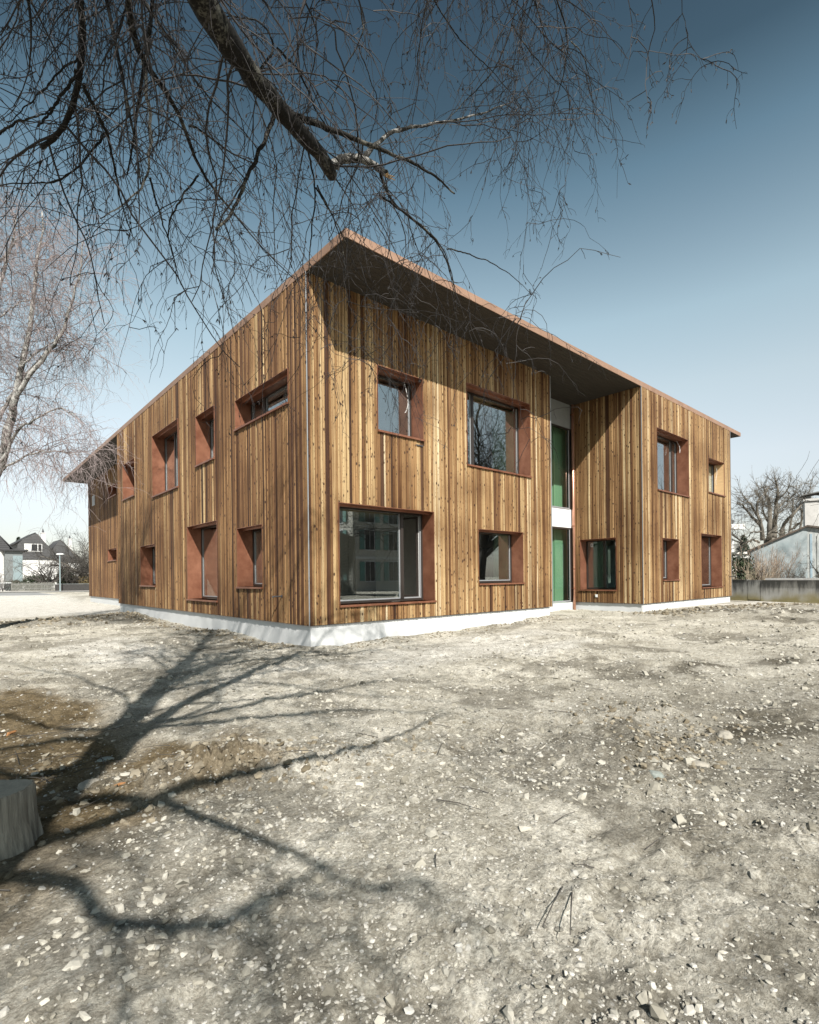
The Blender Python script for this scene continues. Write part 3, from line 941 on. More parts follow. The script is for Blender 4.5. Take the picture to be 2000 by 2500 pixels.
for lo, hi in ((3.4, 7.62), (.3, 3.30)):
    mb.box(LC - .3, 11.35, YR + .95, YR + 1.0, lo, hi); mb.box(11.35, 11.75, YR + .62, YR + .67, lo, hi)
    mb.box(11.3501, 11.40, YR + .671, YR + .949, lo, hi); mb.box(11.751, 12.6, YR + .40, YR + .45, lo, hi); mb.box(11.7, 11.75, YR + .451, YR + .62, lo, hi)
mb.build('green_wall', GREEN, bld)
# copper rainwater pipe with clamps
mb = MB(); mb.tube([(12.30, YR - .10, .12), (12.30, YR - .10, 8.1)], .052, 12); dp = mb.build('drainpipe', mat('copper_pipe', (.66, .36, .25), .3, metal=.75, var=.12, scale=2), bld, smooth=True)
for z in (1.0, 1.75, 3.4, 5.6, 7.7):
    mb = MB(); mb.tube([(12.30, YR - .10, z), (12.30, YR - .10, z + .035)], .062, 12); mb.box(12.28, 12.32, YR - .05, YR + .002, z, z + .03); mb.build('pipe_clamp', COPPER, dp)
# small fittings on the boards
mb = MB(); mb.tube([(-.02, 1.2, 1.115), (-.24, 1.2, 1.115)], .016, 8); mb.tube([(-.24, 1.2, 1.115), (-.245, 1.2, 1.105), (-.245, 1.2, 1.085)], .016, 8)
mb.tube([(-.02, 1.2, 1.115), (-.03, 1.2, 1.115)], .035, 10); mb.build('pipe_stub', STEEL, bld)
mb = MB(); mb.tube([(20.95, -D_ - .02, 1.38), (20.95, -D_ - .3, 1.38)], .018, 8); mb.build('pipe_stub', STEEL, bld)
mb = MB(); mb.box(L1 - .055, L1 - .022, .19, .27, .70, .80); mb.box(L1 - .062, L1 - .055, .205, .255, .72, .78); mb.build('socket_box', WFRAME, bld)
mb = MB(); mb.box(RB - .035, RB - .022, 28.9, 29.7, 6.42, 7.06)
for i in range(9): mb.box(RB - .06, RB - .035, 28.93, 29.67, 6.46 + i * .065, 6.485 + i * .065)
mb.build('vent_grille', TRIM, bld)
mb = MB(); mb.box(3.12, 3.36, -.034, -.026, 4.86, 4.89); mb.build('name_strip', STEEL, bld)
def cable(pts, parent):
    q, r = resample(pts, [.005] * len(pts), 14)
    mb_ = MB(); mb_.tube(q, list(r), 5); mb_.build('cable', CABLE, parent, smooth=True)
cable([(3.0, .3, 6.58), (3.02, .22, 6.3), (3.06, .2, 5.98), (3.0, .22, 5.75), (2.97, .24, 5.72)], m1)
cable([(16.1, -D_ + .3, 6.85), (16.16, -D_ + .2, 6.6), (16.12, -D_ + .18, 6.35), (16.2, -D_ + .2, 6.5)], g1)
cable([(20.2, -D_ + .25, 6.4), (20.25, -D_ + .2, 6.1), (20.1, -D_ + .2, 5.7), (20.16, -D_ + .2, 5.5)], g2)
cable([(.2, 1.0, 6.24), (.16, .95, 6.0), (.14, .9, 5.7), (.2, .92, 5.55)], u4)

# ------------------------------------------------------------------ trees
BARK_D = bark_material('mossy_birch_bark', (.009, .008, .0065), (.085, .082, .068), .82, 4.0)
BARK_W = bark_material('white_birch_bark', (.035, .033, .028), (.33, .325, .305), .70, 7.0)
BARK_M = bark_material('mottled_birch_bark', (.016, .015, .012), (.22, .215, .20), .77, 9.0)
TWIG = mat('birch_twig', (.013, .010, .009), .7, var=.35, scale=3)
TWIG_F = mat('far_twig', (.19, .155, .15), .8, var=.3, scale=3)
BARK_G = mat('grey_bark', (.10, .088, .07), .9, var=.35, scale=4)
BARK_K = mat('dark_bark', (.045, .04, .034), .9, var=.3, scale=4)


def birch_twigs(rng, P, R, n2, n3, n4, lens, rad, zmin, spread=1.0, catkins=0, g=(.12, .5, .35)):
    """drooping twigs in three orders from the limb polylines"""
    parts = []
    q, d, r = pick(rng, P, R, n2, .12)
    rd = rng.normal(0, 1, (n2, 3)); rd[:, 2] = rd[:, 2] * .6
    D = d * .55 + rd / np.linalg.norm(rd, axis=1, keepdims=True) * spread
    L = lens[0] * rng.uniform(.45, 1.25, n2)
    P2 = grow(rng, q, D, L, 12, -g[0] * rng.uniform(.6, 2.4, n2), .17, zmin)
    R2 = np.linspace(1, .38, 13)[None] * (np.minimum(r * .55, rad[0] * rng.uniform(.6, 1.3, n2)))[:, None]
    parts.append(tubes(P2, R2, 4))
    q, d, r = pick(rng, P2, R2, n3, .08)
    D = d * .5 + rng.normal(0, .75, (n3, 3))
    L = lens[1] * rng.uniform(.35, 1.4, n3)
    P3 = grow(rng, q, D, L, 9, -g[1] * rng.uniform(.4, 1.8, n3), .27, zmin)
    R3 = np.linspace(1.2, .45, 10)[None] * (rad[1] * rng.uniform(.7, 1.2, n3))[:, None]
    parts.append(tubes(P3, R3, 3))
    q, d, r = pick(rng, P3, R3, n4, .1)
    D = d * .7 + rng.normal(0, .6, (n4, 3))
    L = lens[2] * rng.uniform(.2, 1.5, n4)
    P4 = grow(rng, q, D, L, 4, -g[2], .22, zmin)
    R4 = np.linspace(1, .7, 5)[None] * np.full((n4, 1), rad[2])
    parts.append(tubes(P4, R4, 3))
    if catkins:
        k = rng.choice(n4, catkins, replace=False)
        for s in (-1, 1):
            D = P4[k, -1] - P4[k, -2]; D /= np.linalg.norm(D, axis=1, keepdims=True) + 1e-9
            D = D + s * .7 * rng.normal(0, .8, (catkins, 3))
            C = grow(rng, P4[k, -1], D, rng.uniform(.018, .04, catkins), 3, -.3, .1)
            parts.append(tubes(C, np.array([[.5, 1, 1, .3]]) * rad[2] * 1.7 * np.ones((catkins, 1)), 4))
    return parts


# the big birch: trunk behind and left of the camera, limbs reaching over it
z = 1.725
def tr(pts, off=0): return [(off + x / z, y / z) for x, y in pts]
def tr4(pts): return [(700 + x / 2.464, 500 + y / 2.464) for x, y in pts]
TRUNK = np.array([(-7.9, -10.7, -.1), (-7.83, -10.6, 1.0), (-7.75, -10.4, 3.0), (-7.55, -10.1, 5.2), (-7.35, -9.8, 7.2), (-7.1, -9.4, 9.5), (-6.85, -9.0, 12.5), (-6.8, -8.9, 15.0)])
TR_R = np.array([.30, .25, .22, .185, .155, .12, .07, .02])
# each: pixels (zoomed photo), offset, depth start, depth end, radius start, radius end (m), material, join to trunk at height or None
LIMBS = [
 (tr([(820,-40),(860,60),(940,140),(1010,230),(1060,320),(1110,385),(1170,460),(1240,510),(1290,570),(1340,630),(1375,690),(1400,722)]), 2.9, 4.7, .076, .050, 'D', 5.0),
 (tr([(1378,700),(1398,712),(1425,668),(1480,655),(1540,672),(1590,700),(1632,733)]), 4.7, 5.0, .047, .026, 'M', None),
 (tr([(1530,668),(1560,625),(1600,590),(1650,550),(1725,535),(1785,530),(1875,510),(1985,495),(2075,455),(2155,430)]), 4.9, 6.0, .034, .007, 'M', None),
 (tr([(1170,455),(1290,495),(1370,545),(1450,575),(1540,605),(1620,640),(1725,668),(1785,700),(1855,750),(1915,815)]), 4.2, 5.4, .038, .010, 'D', None),
 (tr([(1600,705),(1635,745),(1610,800),(1640,860),(1725,910),(1805,970),(1875,1040),(1895,1120),(1912,1210),(1935,1300)]), 4.9, 5.6, .022, .005, 'D', None),
 (tr([(1160,470),(1130,560),(1090,640),(1040,740),(1000,850),(975,910),(915,965)]), 4.1, 3.7, .024, .012, 'D', None),
 (tr([(1090,300),(1130,250),(1170,205),(1120,110),(1070,60),(930,80)]), 3.7, 4.2, .014, .006, 'D', None),
 (tr([(1170,205),(1240,265),(1300,370),(1325,470),(1400,560),(1445,640)]), 3.8, 4.6, .013, .006, 'D', None),
 (tr([(1290,600),(1330,750),(1330,860),(1300,1010),(1305,1130),(1300,1230)]), 4.6, 4.9, .013, .004, 'D', None),
 (tr([(1332,790),(1390,890),(1430,960),(1460,1030),(1500,1150)]), 4.6, 5.0, .011, .004, 'D', None),
 (tr([(345,-60),(345,100),(345,230),(345,350),(330,450),(290,550),(235,600),(175,640)]), 3.2, 3.6, .030, .021, 'D', 6.2),
 (tr([(350,350),(400,450),(450,560),(475,640),(490,760),(515,880),(560,1000)]), 3.3, 3.9, .018, .005, 'D', None),
 (tr([(328,300),(250,410),(200,480),(160,540)]), 3.3, 3.2, .015, .007, 'D', None),
 (tr([(330,245),(260,280),(190,370),(120,440),(30,520)]), 3.3, 3.1, .010, .004, 'D', None),
 (tr([(655,-60),(630,100),(610,300),(580,480),(570,560),(555,650),(540,740)]), 3.7, 4.2, .022, .008, 'D', 6.6),
 (tr([(550,-60),(552,100),(550,180),(590,250),(680,345),(730,400),(760,480),(795,530),(805,610),(830,740),(910,800),(980,880),(1060,1000),(1150,1090),(1230,1170)]), 3.5, 5.3, .034, .005, 'D', 6.0),
 (tr([(435,-60),(480,120),(510,280),(530,450),(580,570),(600,700),(590,780)]), 4.0, 4.5, .022, .007, 'D', 7.2),
 (tr([(580,-30),(700,150),(780,270),(830,370),(900,450),(1000,520),(1080,600),(1130,700)]), 4.4, 5.3, .015, .005, 'D', 7.6),
 (tr([(795,520),(880,570),(960,640),(1050,680),(1120,710),(1090,800)]), 4.3, 4.8, .013, .004, 'D', None),
 (tr([(605,240),(612,340),(622,450),(640,560),(635,700),(628,760),(590,810),(520,860),(420,920)]), 3.9, 4.4, .020, .006, 'W', None),
 (tr([(835,735),(740,870),(690,960),(715,1020),(735,1100),(760,1200)]), 4.5, 4.9, .012, .004, 'D', None),
 (tr([(628,740),(665,880),(705,990),(735,1080),(745,1200)]), 4.2, 4.8, .012, .004, 'D', None),
 (tr([(440,560),(400,620),(340,700),(250,770),(130,770),(0,775)]), 3.8, 3.6, .011, .005, 'D', None),
 (tr([(-60,600),(20,540),(80,505),(160,495),(240,440)]), 3.4, 3.4, .013, .005, 'D', None),
 (tr([(120,-60),(110,60),(150,200),(140,330),(60,450)]), 3.6, 3.9, .014, .004, 'D', 6.4),
 (tr([(100,-60),(160,60),(230,200),(280,300),(330,420),(420,520)]), 4.3, 4.9, .012, .004, 'D', 7.0),
 (tr([(2195,-60),(2155,120),(2085,330),(1965,400),(1885,500),(1800,640)]), 5.2, 5.6, .010, .004, 'D', None),
 (tr([(2325,-60),(2375,80),(2405,180),(2365,340),(2335,450),(2300,560)]), 5.0, 5.6, .012, .004, 'D', None),
 (tr([(2155,100),(2245,240),(2345,340),(2425,420),(2480,540)]), 5.2, 5.9, .009, .003, 'D', None),
 (tr([(2405,170),(2465,230),(2485,330),(2500,470),(2520,600)]), 5.1, 5.6, .008, .003, 'D', None),
 (tr([(1490,-60),(1520,60),(1560,100),(1510,200),(1420,320),(1400,440),(1390,560)]), 4.6, 5.0, .012, .004, 'D', None),
 (tr([(1510,200),(1560,330),(1600,450),(1560,560),(1555,620)]), 4.7, 5.2, .008, .004, 'D', None),
 (tr([(1800,-60),(1850,60),(1960,200),(2080,300),(2180,420),(2260,560)]), 4.9, 5.8, .011, .003, 'D', None),
 (tr4([(560,-60),(620,0),(760,70),(860,160),(950,260),(1000,400),(1010,520),(1005,640)]), 4.9, 5.3, .014, .004, 'D', None),
 (tr4([(960,262),(1080,290),(1200,330),(1330,400),(1420,480),(1500,560)]), 5.0, 5.6, .009, .003, 'D', None),
 (tr4([(180,-120),(240,0),(320,150),(350,350),(362,520),(358,640)]), 4.8, 5.0, .011, .003, 'D', None),
 (tr4([(520,80),(600,200),(640,330),(650,470),(640,620)]), 4.9, 5.3, .008, .003, 'D', None),
 # limbs that run above the picture and feed the hanging curtain
 (tr([(300,-220),(700,-260),(1100,-230),(1500,-190),(1850,-150),(2200,-120),(2500,-100),(2750,-80),(2900,-60)]), 3.2, 4.6, .055, .006, 'D', 8.0),
 (tr([(-200,-200),(200,-220),(550,-160),(900,-200),(1300,-140)]), 4.2, 5.6, .030, .006, 'D', 8.4),
 (tr([(1100,-230),(1500,-120),(1850,-110),(2250,-60),(2380,-50),(2480,-30)]), 4.0, 6.0, .030, .006, 'D', None),
]
birch = tag(empty('birch_tree', (-7.6, -10.7, 0)), 'big weeping birch whose mossy limbs and bare twigs hang over the whole view', 'tree')
bo = np.array([-7.6, -10.7, 0.0])
polys, rads, small = [], [], []
for pts, d0, d1, r0, r1, mk, zj in LIMBS:
    ds = np.linspace(d0, d1, len(pts))
    Pw = [at(p[0], p[1], d) for p, d in zip(pts, ds)]
    rr_ = list(np.linspace(r0, r1, len(pts)) * (1.0 if r0 > .04 else .72))
    if zj:
        k = np.interp(zj, TRUNK[:, 2], np.arange(len(TRUNK)))
        base = np.array([np.interp(zj, TRUNK[:, 2], TRUNK[:, j]) for j in range(3)])
        up_ = Pw[0] - Pw[1]; up_ /= np.linalg.norm(up_)
        top_ = Pw[0] + (up_ * .5 + np.array([0, 0, .35]) - FWD * .25) * (.7 if r0 > .06 else .9)
        mid = base * .5 + top_ * .5 + np.array([0, 0, .55])
        Pw = [base, mid, top_] + Pw; rr_ = [rr_[0] * 1.25, rr_[0] * 1.15, rr_[0] * 1.05] + rr_
    # even spacing before smoothing, so that long stretches do not overshoot
    Pa = np.array(Pw); dl = np.r_[0, np.cumsum(np.linalg.norm(np.diff(Pa, axis=0), axis=1))]
    tt = np.linspace(0, dl[-1], max(8, int(dl[-1] / .22)))
    Pa = np.stack([np.interp(tt, dl, Pa[:, k_]) for k_ in range(3)], 1); ra_ = np.interp(tt, dl, rr_)
    Pa[1:-1] = Pa[1:-1] * .5 + (Pa[:-2] + Pa[2:]) * .25
    q, r = resample(Pa, ra_, 44)
    jit = np.random.default_rng(len(polys) + 3)
    wob = jit.normal(0, 1, (44, 3)); wob[1:-1] = (wob[:-2] + wob[1:-1] + wob[2:]) / 3
    q = q + wob * np.minimum(.02, .25 * r + .006)[:, None] * .8
    r = r * (1 + jit.normal(0, .05, 44))
    polys.append(q); rads.append(r)
    mb = MB(); mb.tube(list(q - bo), list(r), 10 if r0 > .02 else 6)
    mb.build('limb', BARK_W if mk == 'W' else BARK_M if mk == 'M' else BARK_D, birch, smooth=True)
mb = MB(); tq, trr = resample(TRUNK, TR_R, 40)
mb.tube(list(tq - bo), list(trr), 18); mb.build('trunk', BARK_D, birch, smooth=True)
# torn end of the broken limb
stub = at(1632 / z, 735 / z, 5.0) - bo
mb = MB()
for k in range(5):
    e_ = stub + np.array([.03 * (k - 2) * .5, .02 * (k % 2), -.01 * k]) + RGT * .035 * (1 + (k % 3) * .5)
    mb.tube([stub - RGT * .03, e_], [.014, .003], 4)
mb.build('torn_end', TIMB, birch)
P = np.stack(polys); R = np.stack(rads)
rng = np.random.default_rng(21)
nL = len(LIMBS)
# the traced limbs that carry hanging twigs (not the ones nearest the trunk)
vis = P[:, 10:, :]; visR = R[:, 10:]
parts = birch_twigs(rng, vis, np.maximum(visR, .006), 260, 1400, 7400, (1.6, 1.0, .11), (.0074, .0031, .0021), 2.6, .9, catkins=1700, g=(.24, .6, .35))
cur = P[-3:, 16:, :]
parts += birch_twigs(rng, cur, R[-3:, 16:], 34, 210, 1100, (.85, .5, .11), (.0070, .0031, .0021), 4.2, .6, catkins=600, g=(.35, .6, .4))
# crown above and behind
cr = []
rng = np.random.default_rng(6)
for i in range(60):
    zz = rng.uniform(5.5, 13.5); b0 = np.array([np.interp(zz, TRUNK[:, 2], TRUNK[:, j]) for j in range(3)])
    a = rng.uniform(-.6, 1.9) if i % 3 else rng.uniform(0, 6.28); L_ = rng.uniform(2.5, 5.4) * (1.15 - (zz - 6) / 12)
    p_ = grow(rng, b0[None], np.array([[math.cos(a), math.sin(a), .55]]), np.array([L_]), 19, -.12, .12)[0]
    cr.append(p_)
cr = np.stack(cr); crR = np.linspace(.036, .009, 20)[None].repeat(60, 0)
v_, f_ = tubes(cr - bo, crR, 6)
big_mesh('crown_limbs', v_, f_, BARK_D, birch, smooth=True)
# low limbs round the trunk, behind the viewpoint
lo_ = []
for i in range(14):
    zz = rng.uniform(3.2, 6.2); b0 = np.array([np.interp(zz, TRUNK[:, 2], TRUNK[:, j]) for j in range(3)])
    a = rng.uniform(2.6, 6.0)
    lo_.append(grow(rng, b0[None], np.array([[math.cos(a), math.sin(a), .5]]), np.array([rng.uniform(2.0, 4.0)]), 19, .0, .12)[0])
lo_ = np.stack(lo_); loR = np.linspace(.06, .010, 20)[None].repeat(14, 0)
v_, f_ = tubes(lo_ - bo, loR, 6)
big_mesh('low_limbs', v_, f_, BARK_D, birch, smooth=True)
parts += birch_twigs(rng, lo_, loR, 200, 900, 1200, (1.0, .6, .2), (.010, .004, .003), 2.9, .9)
parts += birch_twigs(rng, cr, crR, 230, 1100, 1500, (1.1, .8, .2), (.007, .003, .0022), 6.9, .9)
v_, f_ = merge(parts)
tw = big_mesh('twigs', v_ - bo, f_, TWIG, birch)
tag(tw, 'countless thin drooping birch twigs with paired catkins', kind='stuff')

# second birch, white stems at the left edge of the view
def W2(pts, d0, d1):
    ds = np.linspace(d0, d1, len(pts)); s = 2.15625
    return [at(x / s, 600 + y / s, d) for (x, y), d in zip(pts, ds)]
b2 = at(-95, 1480, 14.5); b2[2] = 0
birch2 = tag(empty('birch_tree', b2), 'white-stemmed birch with reddish hanging twigs left of the timber building', 'tree')
ST = [([(-160, 1800), (-120, 1500), (-60, 1300), (0, 1135), (30, 1000), (60, 900), (85, 810), (110, 640), (150, 500), (170, 300), (185, 150), (205, 0), (225, -180)], 14.5, 14, .16, .015),
      ([(60, 870), (110, 760), (180, 655), (280, 530), (330, 450), (360, 350), (405, 200), (425, 90), (440, -10)], 14.1, 13.5, .07, .012),
      ([(-40, 1010), (0, 890), (60, 790), (130, 690), (230, 580), (330, 540), (420, 560)], 14.3, 15, .06, .01),
      ([(-120, 1500), (-60, 1200), (0, 1130), (90, 980), (160, 930), (300, 850), (400, 900)], 14.4, 13.4, .06, .01),
      ([(-150, 1500), (-100, 900), (-60, 500), (0, 200), (60, 0), (90, -160)], 14.6, 14.5, .11, .012),
      ([(0, 80), (60, 0), (130, -60), (200, -90)], 14.5, 14.2, .035, .01),
      ([(-60, 1230), (60, 1150), (180, 1090), (320, 1085), (430, 1100)], 14.3, 13.6, .035, .008),
      ([(-80, 420), (0, 380), (80, 310), (180, 280), (300, 300)], 14.6, 15, .03, .008),
      ([(110, 640), (200, 560), (300, 500), (380, 520)], 14.1, 14.6, .03, .008)]
pp, rr2 = [], []
for pts, d0, d1, r0, r1 in ST:
    Pw = W2(pts, d0, d1); q, r = resample(Pw, np.linspace(r0, r1, len(Pw)), 24)
    q = q + rng.normal(0, .02, q.shape)
    pp.append(q); rr2.append(r)
    mb = MB(); mb.tube(list(q - b2), list(r), 8); mb.build('stem', BARK_W, birch2, smooth=True)
mb = MB(); q, r = resample([b2, (b2 + pp[0][0]) / 2, pp[0][0]], [.2, .18, .16], 8); mb.tube(list(q - b2), list(r), 10); mb.build('trunk', BARK_W, birch2, smooth=True)
P = np.stack(pp)[:, 5:]; R = np.stack(rr2)[:, 5:]
parts = birch_twigs(rng, P, np.maximum(R, .014), 290, 2500, 7000, (1.6, 1.1, .32), (.0090, .0038, .0028), 2.6, 1.0)
v_, f_ = merge(parts)
tag(big_mesh('twigs', v_ - b2, f_, TWIG_F, birch2), 'fine reddish twigs of the white birch', kind='stuff')


def bare_tree(label, loc, H, spread, seed, bark, twig, low=.25, nlimb=9, n2=160, n3=1200, r0=.2, tw=(.012, .008), up=.5, group=None, name='bare_tree', gnarl=.12, lens=(.28, .16)):
    rg = np.random.default_rng(seed)
    loc = np.array(loc, float)
    t = tag(empty(name, loc), label, 'tree', group)
    th = H * low
    tr_ = grow(rg, np.zeros((1, 3)), np.array([[rg.normal(0, .06), rg.normal(0, .06), 1]]), np.array([th]), 8, .1, .03)[0]
    mb_ = MB(); mb_.tube(list(tr_), list(np.linspace(r0 * 1.2, r0 * .85, 9)), 10); mb_.build('trunk', bark, t, smooth=True)
    top = tr_[-1]
    a = np.arange(nlimb) * 2.4 + rg.random(nlimb)
    el_ = rg.uniform(.35, 1.35, nlimb)
    D = np.stack([np.cos(a) * np.cos(el_) * spread, np.sin(a) * np.cos(el_) * spread, np.sin(el_)], 1)
    S0 = tr_[rg.integers(5, 9, nlimb)]
    L = (H - th) * rg.uniform(.7, 1.05, nlimb) / (.55 + .45 * np.sin(el_)) * .95
    P1 = grow(rg, S0, D, L, 18, up * .25, gnarl)
    R1 = np.linspace(1, .14, 19)[None] * r0 * rg.uniform(.35, .7, nlimb)[:, None]
    v, f = tubes(P1, R1, 6)
    parts_ = []
    q, d, r = pick(rg, P1, R1, n2, .2)
    P2 = grow(rg, q, d * .6 + rg.normal(0, .6, (n2, 3)), H * lens[0] * rg.uniform(.4, 1.2, n2), 9, up * .3, gnarl * 1.3)
    R2 = np.linspace(1, .3, 10)[None] * np.minimum(r * .6, tw[0] * 3)[:, None]
    parts_.append(tubes(P2, np.maximum(R2, tw[1] * .8), 4))
    q, d, r = pick(rg, P2, R2, n3, .15)
    P3 = grow(rg, q, d * .7 + rg.normal(0, .5, (n3, 3)), H * lens[1] * rg.uniform(.3, 1.2, n3), 6, up * .2, gnarl * 1.5)
    R3 = np.linspace(1, .6, 7)[None] * np.full((n3, 1), tw[1])
    parts_.append(tubes(P3, R3, 3))
    big_mesh('limbs', v, f, bark, t, smooth=True)
    vv, ff = merge(parts_)
    tag(big_mesh('crown', vv, ff, twig, t), kind='stuff')
    return t


def foliage(rg, N, c, s, leaf):
    """N small leaf faces inside an ellipsoid shell"""
    d = rg.normal(0, 1, (N, 3)); d /= np.linalg.norm(d, axis=1, keepdims=True)
    rad = rg.uniform(.55, 1.05, N) ** .6
    lump = 1 + .22 * np.sin(d[:, 0] * 5 + 1.3) * np.cos(d[:, 1] * 6 + d[:, 2] * 4)
    P = np.array(c) + d * (rad * lump)[:, None] * np.array(s)
    u = rg.normal(0, 1, (N, 3)); u /= np.linalg.norm(u, axis=1, keepdims=True)
    w_ = np.cross(u, rg.normal(0, 1, (N, 3))); w_ /= np.linalg.norm(w_, axis=1, keepdims=True)
    l_ = leaf * rg.uniform(.6, 1.4, N)[:, None]
    V = np.stack([P - u * l_, P + w_ * l_ * .45, P + u * l_, P - w_ * l_ * .45], 1).reshape(-1, 3)
    F = np.arange(4 * N).reshape(-1, 4)
    return V, F, np.repeat(rg.random(N), 4)


LEAF = attr_material('dark_leaf', [(0, (.012, .018, .010)), (.6, (.03, .045, .022)), (1, (.06, .08, .04))], .7)
LEAF_B = attr_material('brown_leaf', [(0, (.06, .045, .022)), (.6, (.13, .10, .05)), (1, (.20, .16, .075))], .8)
NEEDLE = attr_material('needle', [(0, (.014, .022, .014)), (.6, (.035, .05, .032)), (1, (.07, .09, .06))], .8)


def bush(name, label, loc, size, N, leaf, m, seed, cat='shrub', group=None, stems=True):
    rg = np.random.default_rng(seed)
    t = tag(empty(name, loc), label, cat, group)
    blobs = [foliage(rg, N // 5, (rg.uniform(-.5, .5) * size[0], rg.uniform(-.4, .4) * size[1], size[2] * rg.uniform(.42, .62)), (size[0] * .62, size[1] * .62, size[2] * .5), leaf) for _ in range(5)]
    vs, fs, rs, b = [], [], [], 0
    for v, f, r in blobs:
        vs.append(v); fs.append(f + b); rs.append(r); b += len(v)
    V = np.concatenate(vs); V[:, 2] = np.maximum(V[:, 2], 0)
    o = big_mesh('foliage', V, np.concatenate(fs), m, t, attrs={'rnd': np.concatenate(rs)})
    n = 14
    S0 = np.zeros((n, 3)); S0[:, 0] = rg.uniform(-.6, .6, n) * size[0]; S0[:, 1] = rg.uniform(-.4, .4, n) * size[1]
    P_ = grow(rg, S0, rg.normal(0, .4, (n, 3)) + np.array([0, 0, 1]), np.full(n, size[2] * .9), 5, 0, .12)
    v, f = tubes(P_, np.linspace(.03, .008, 6)[None].repeat(n, 0), 4)
    big_mesh('stems', v, f, BARK_K, t)
    return t


def wands(name, label, loc, n, H, fan, seed, m, r=.008, n3=0, cat='shrub', group=None):
    """bush of bare upright rods"""
    rg = np.random.default_rng(seed)
    t = tag(empty(name, loc), label, cat, group)
    S0 = rg.normal(0, .08, (n, 3)); S0[:, 2] = 0
    D = np.stack([rg.normal(0, fan, n), rg.normal(0, fan, n), np.ones(n)], 1)
    P_ = grow(rg, S0, D, H * rg.uniform(.5, 1.1, n), 8, .12, .09)
    R_ = np.linspace(1.6, .5, 9)[None] * np.full((n, 1), r)
    v, f = tubes(P_, R_, 4)
    big_mesh('stems', v, f, m, t)
    n3 = n3 or n * 12
    q, d, _ = pick(rg, P_, R_, n3, .3)
    P3 = grow(rg, q, d + rg.normal(0, .45, (n3, 3)), H * .28 * rg.uniform(.3, 1, n3), 4, .15, .15)
    v, f = tubes(P3, np.full((n3, 5), r * .45), 3)
    tag(big_mesh('rods', v, f, m, t), kind='stuff')
    return t


def conifer(label, loc, H, W, seed, group=None):
    rg = np.random.default_rng(seed)
    t = tag(empty('conifer_tree', loc), label, 'tree', group)
    mb_ = MB(); mb_.tube([(0, 0, 0), (0, 0, H * .95)], [H * .018, .02], 6); mb_.build('trunk', BARK_K, t)
    N = 3800
    zz = rg.random(N) ** 1.3 * H * .95 + H * .05
    rad = W * (1 - zz / (H * 1.02)) * rg.uniform(.25, 1.05, N) * (1 + .25 * np.sin(zz * 5))
    a = rg.random(N) * 2 * np.pi
    P_ = np.stack([np.cos(a) * rad, np.sin(a) * rad, zz - rad * .25], 1)
    u = np.stack([np.cos(a), np.sin(a), -.35 + rg.normal(0, .3, N)], 1)
    w_ = np.stack([-np.sin(a), np.cos(a), rg.normal(0, .4, N)], 1)
    l_ = H * .035 * rg.uniform(.6, 1.4, N)[:, None]
    V = np.stack([P_ - u * l_, P_ + w_ * l_ * .4, P_ + u * l_, P_ - w_ * l_ * .4], 1).reshape(-1, 3)
    big_mesh('crown', V, np.arange(4 * N).reshape(-1, 4), NEEDLE, t, attrs={'rnd': np.repeat(rg.random(N), 4)})
    return t


def gat(px, d, z_=None):
    p = at(px, 1400, d); p[2] = float(ground_h(p[0], p[1])) if z_ is None else z_
    return p


# ------------------------------------------------------------------ behind the street, left
SLATE = mat('slate_shingle', (.055, .055, .056), .8, var=.22, scale=6, stretch=(1, 1, 3), bump=.3)
ROOFT = mat('roof_tile_dark', (.03, .03, .032), .8, var=.25, scale=8)
WHITEW = mat('white_render', (.56, .555, .54), .9, var=.03, scale=1)
GREYW = mat('grey_render', (.13, .14, .14), .9, var=.12, scale=1)
DGLASS = mat('dark_window_glass', (.02, .022, .025), .08)


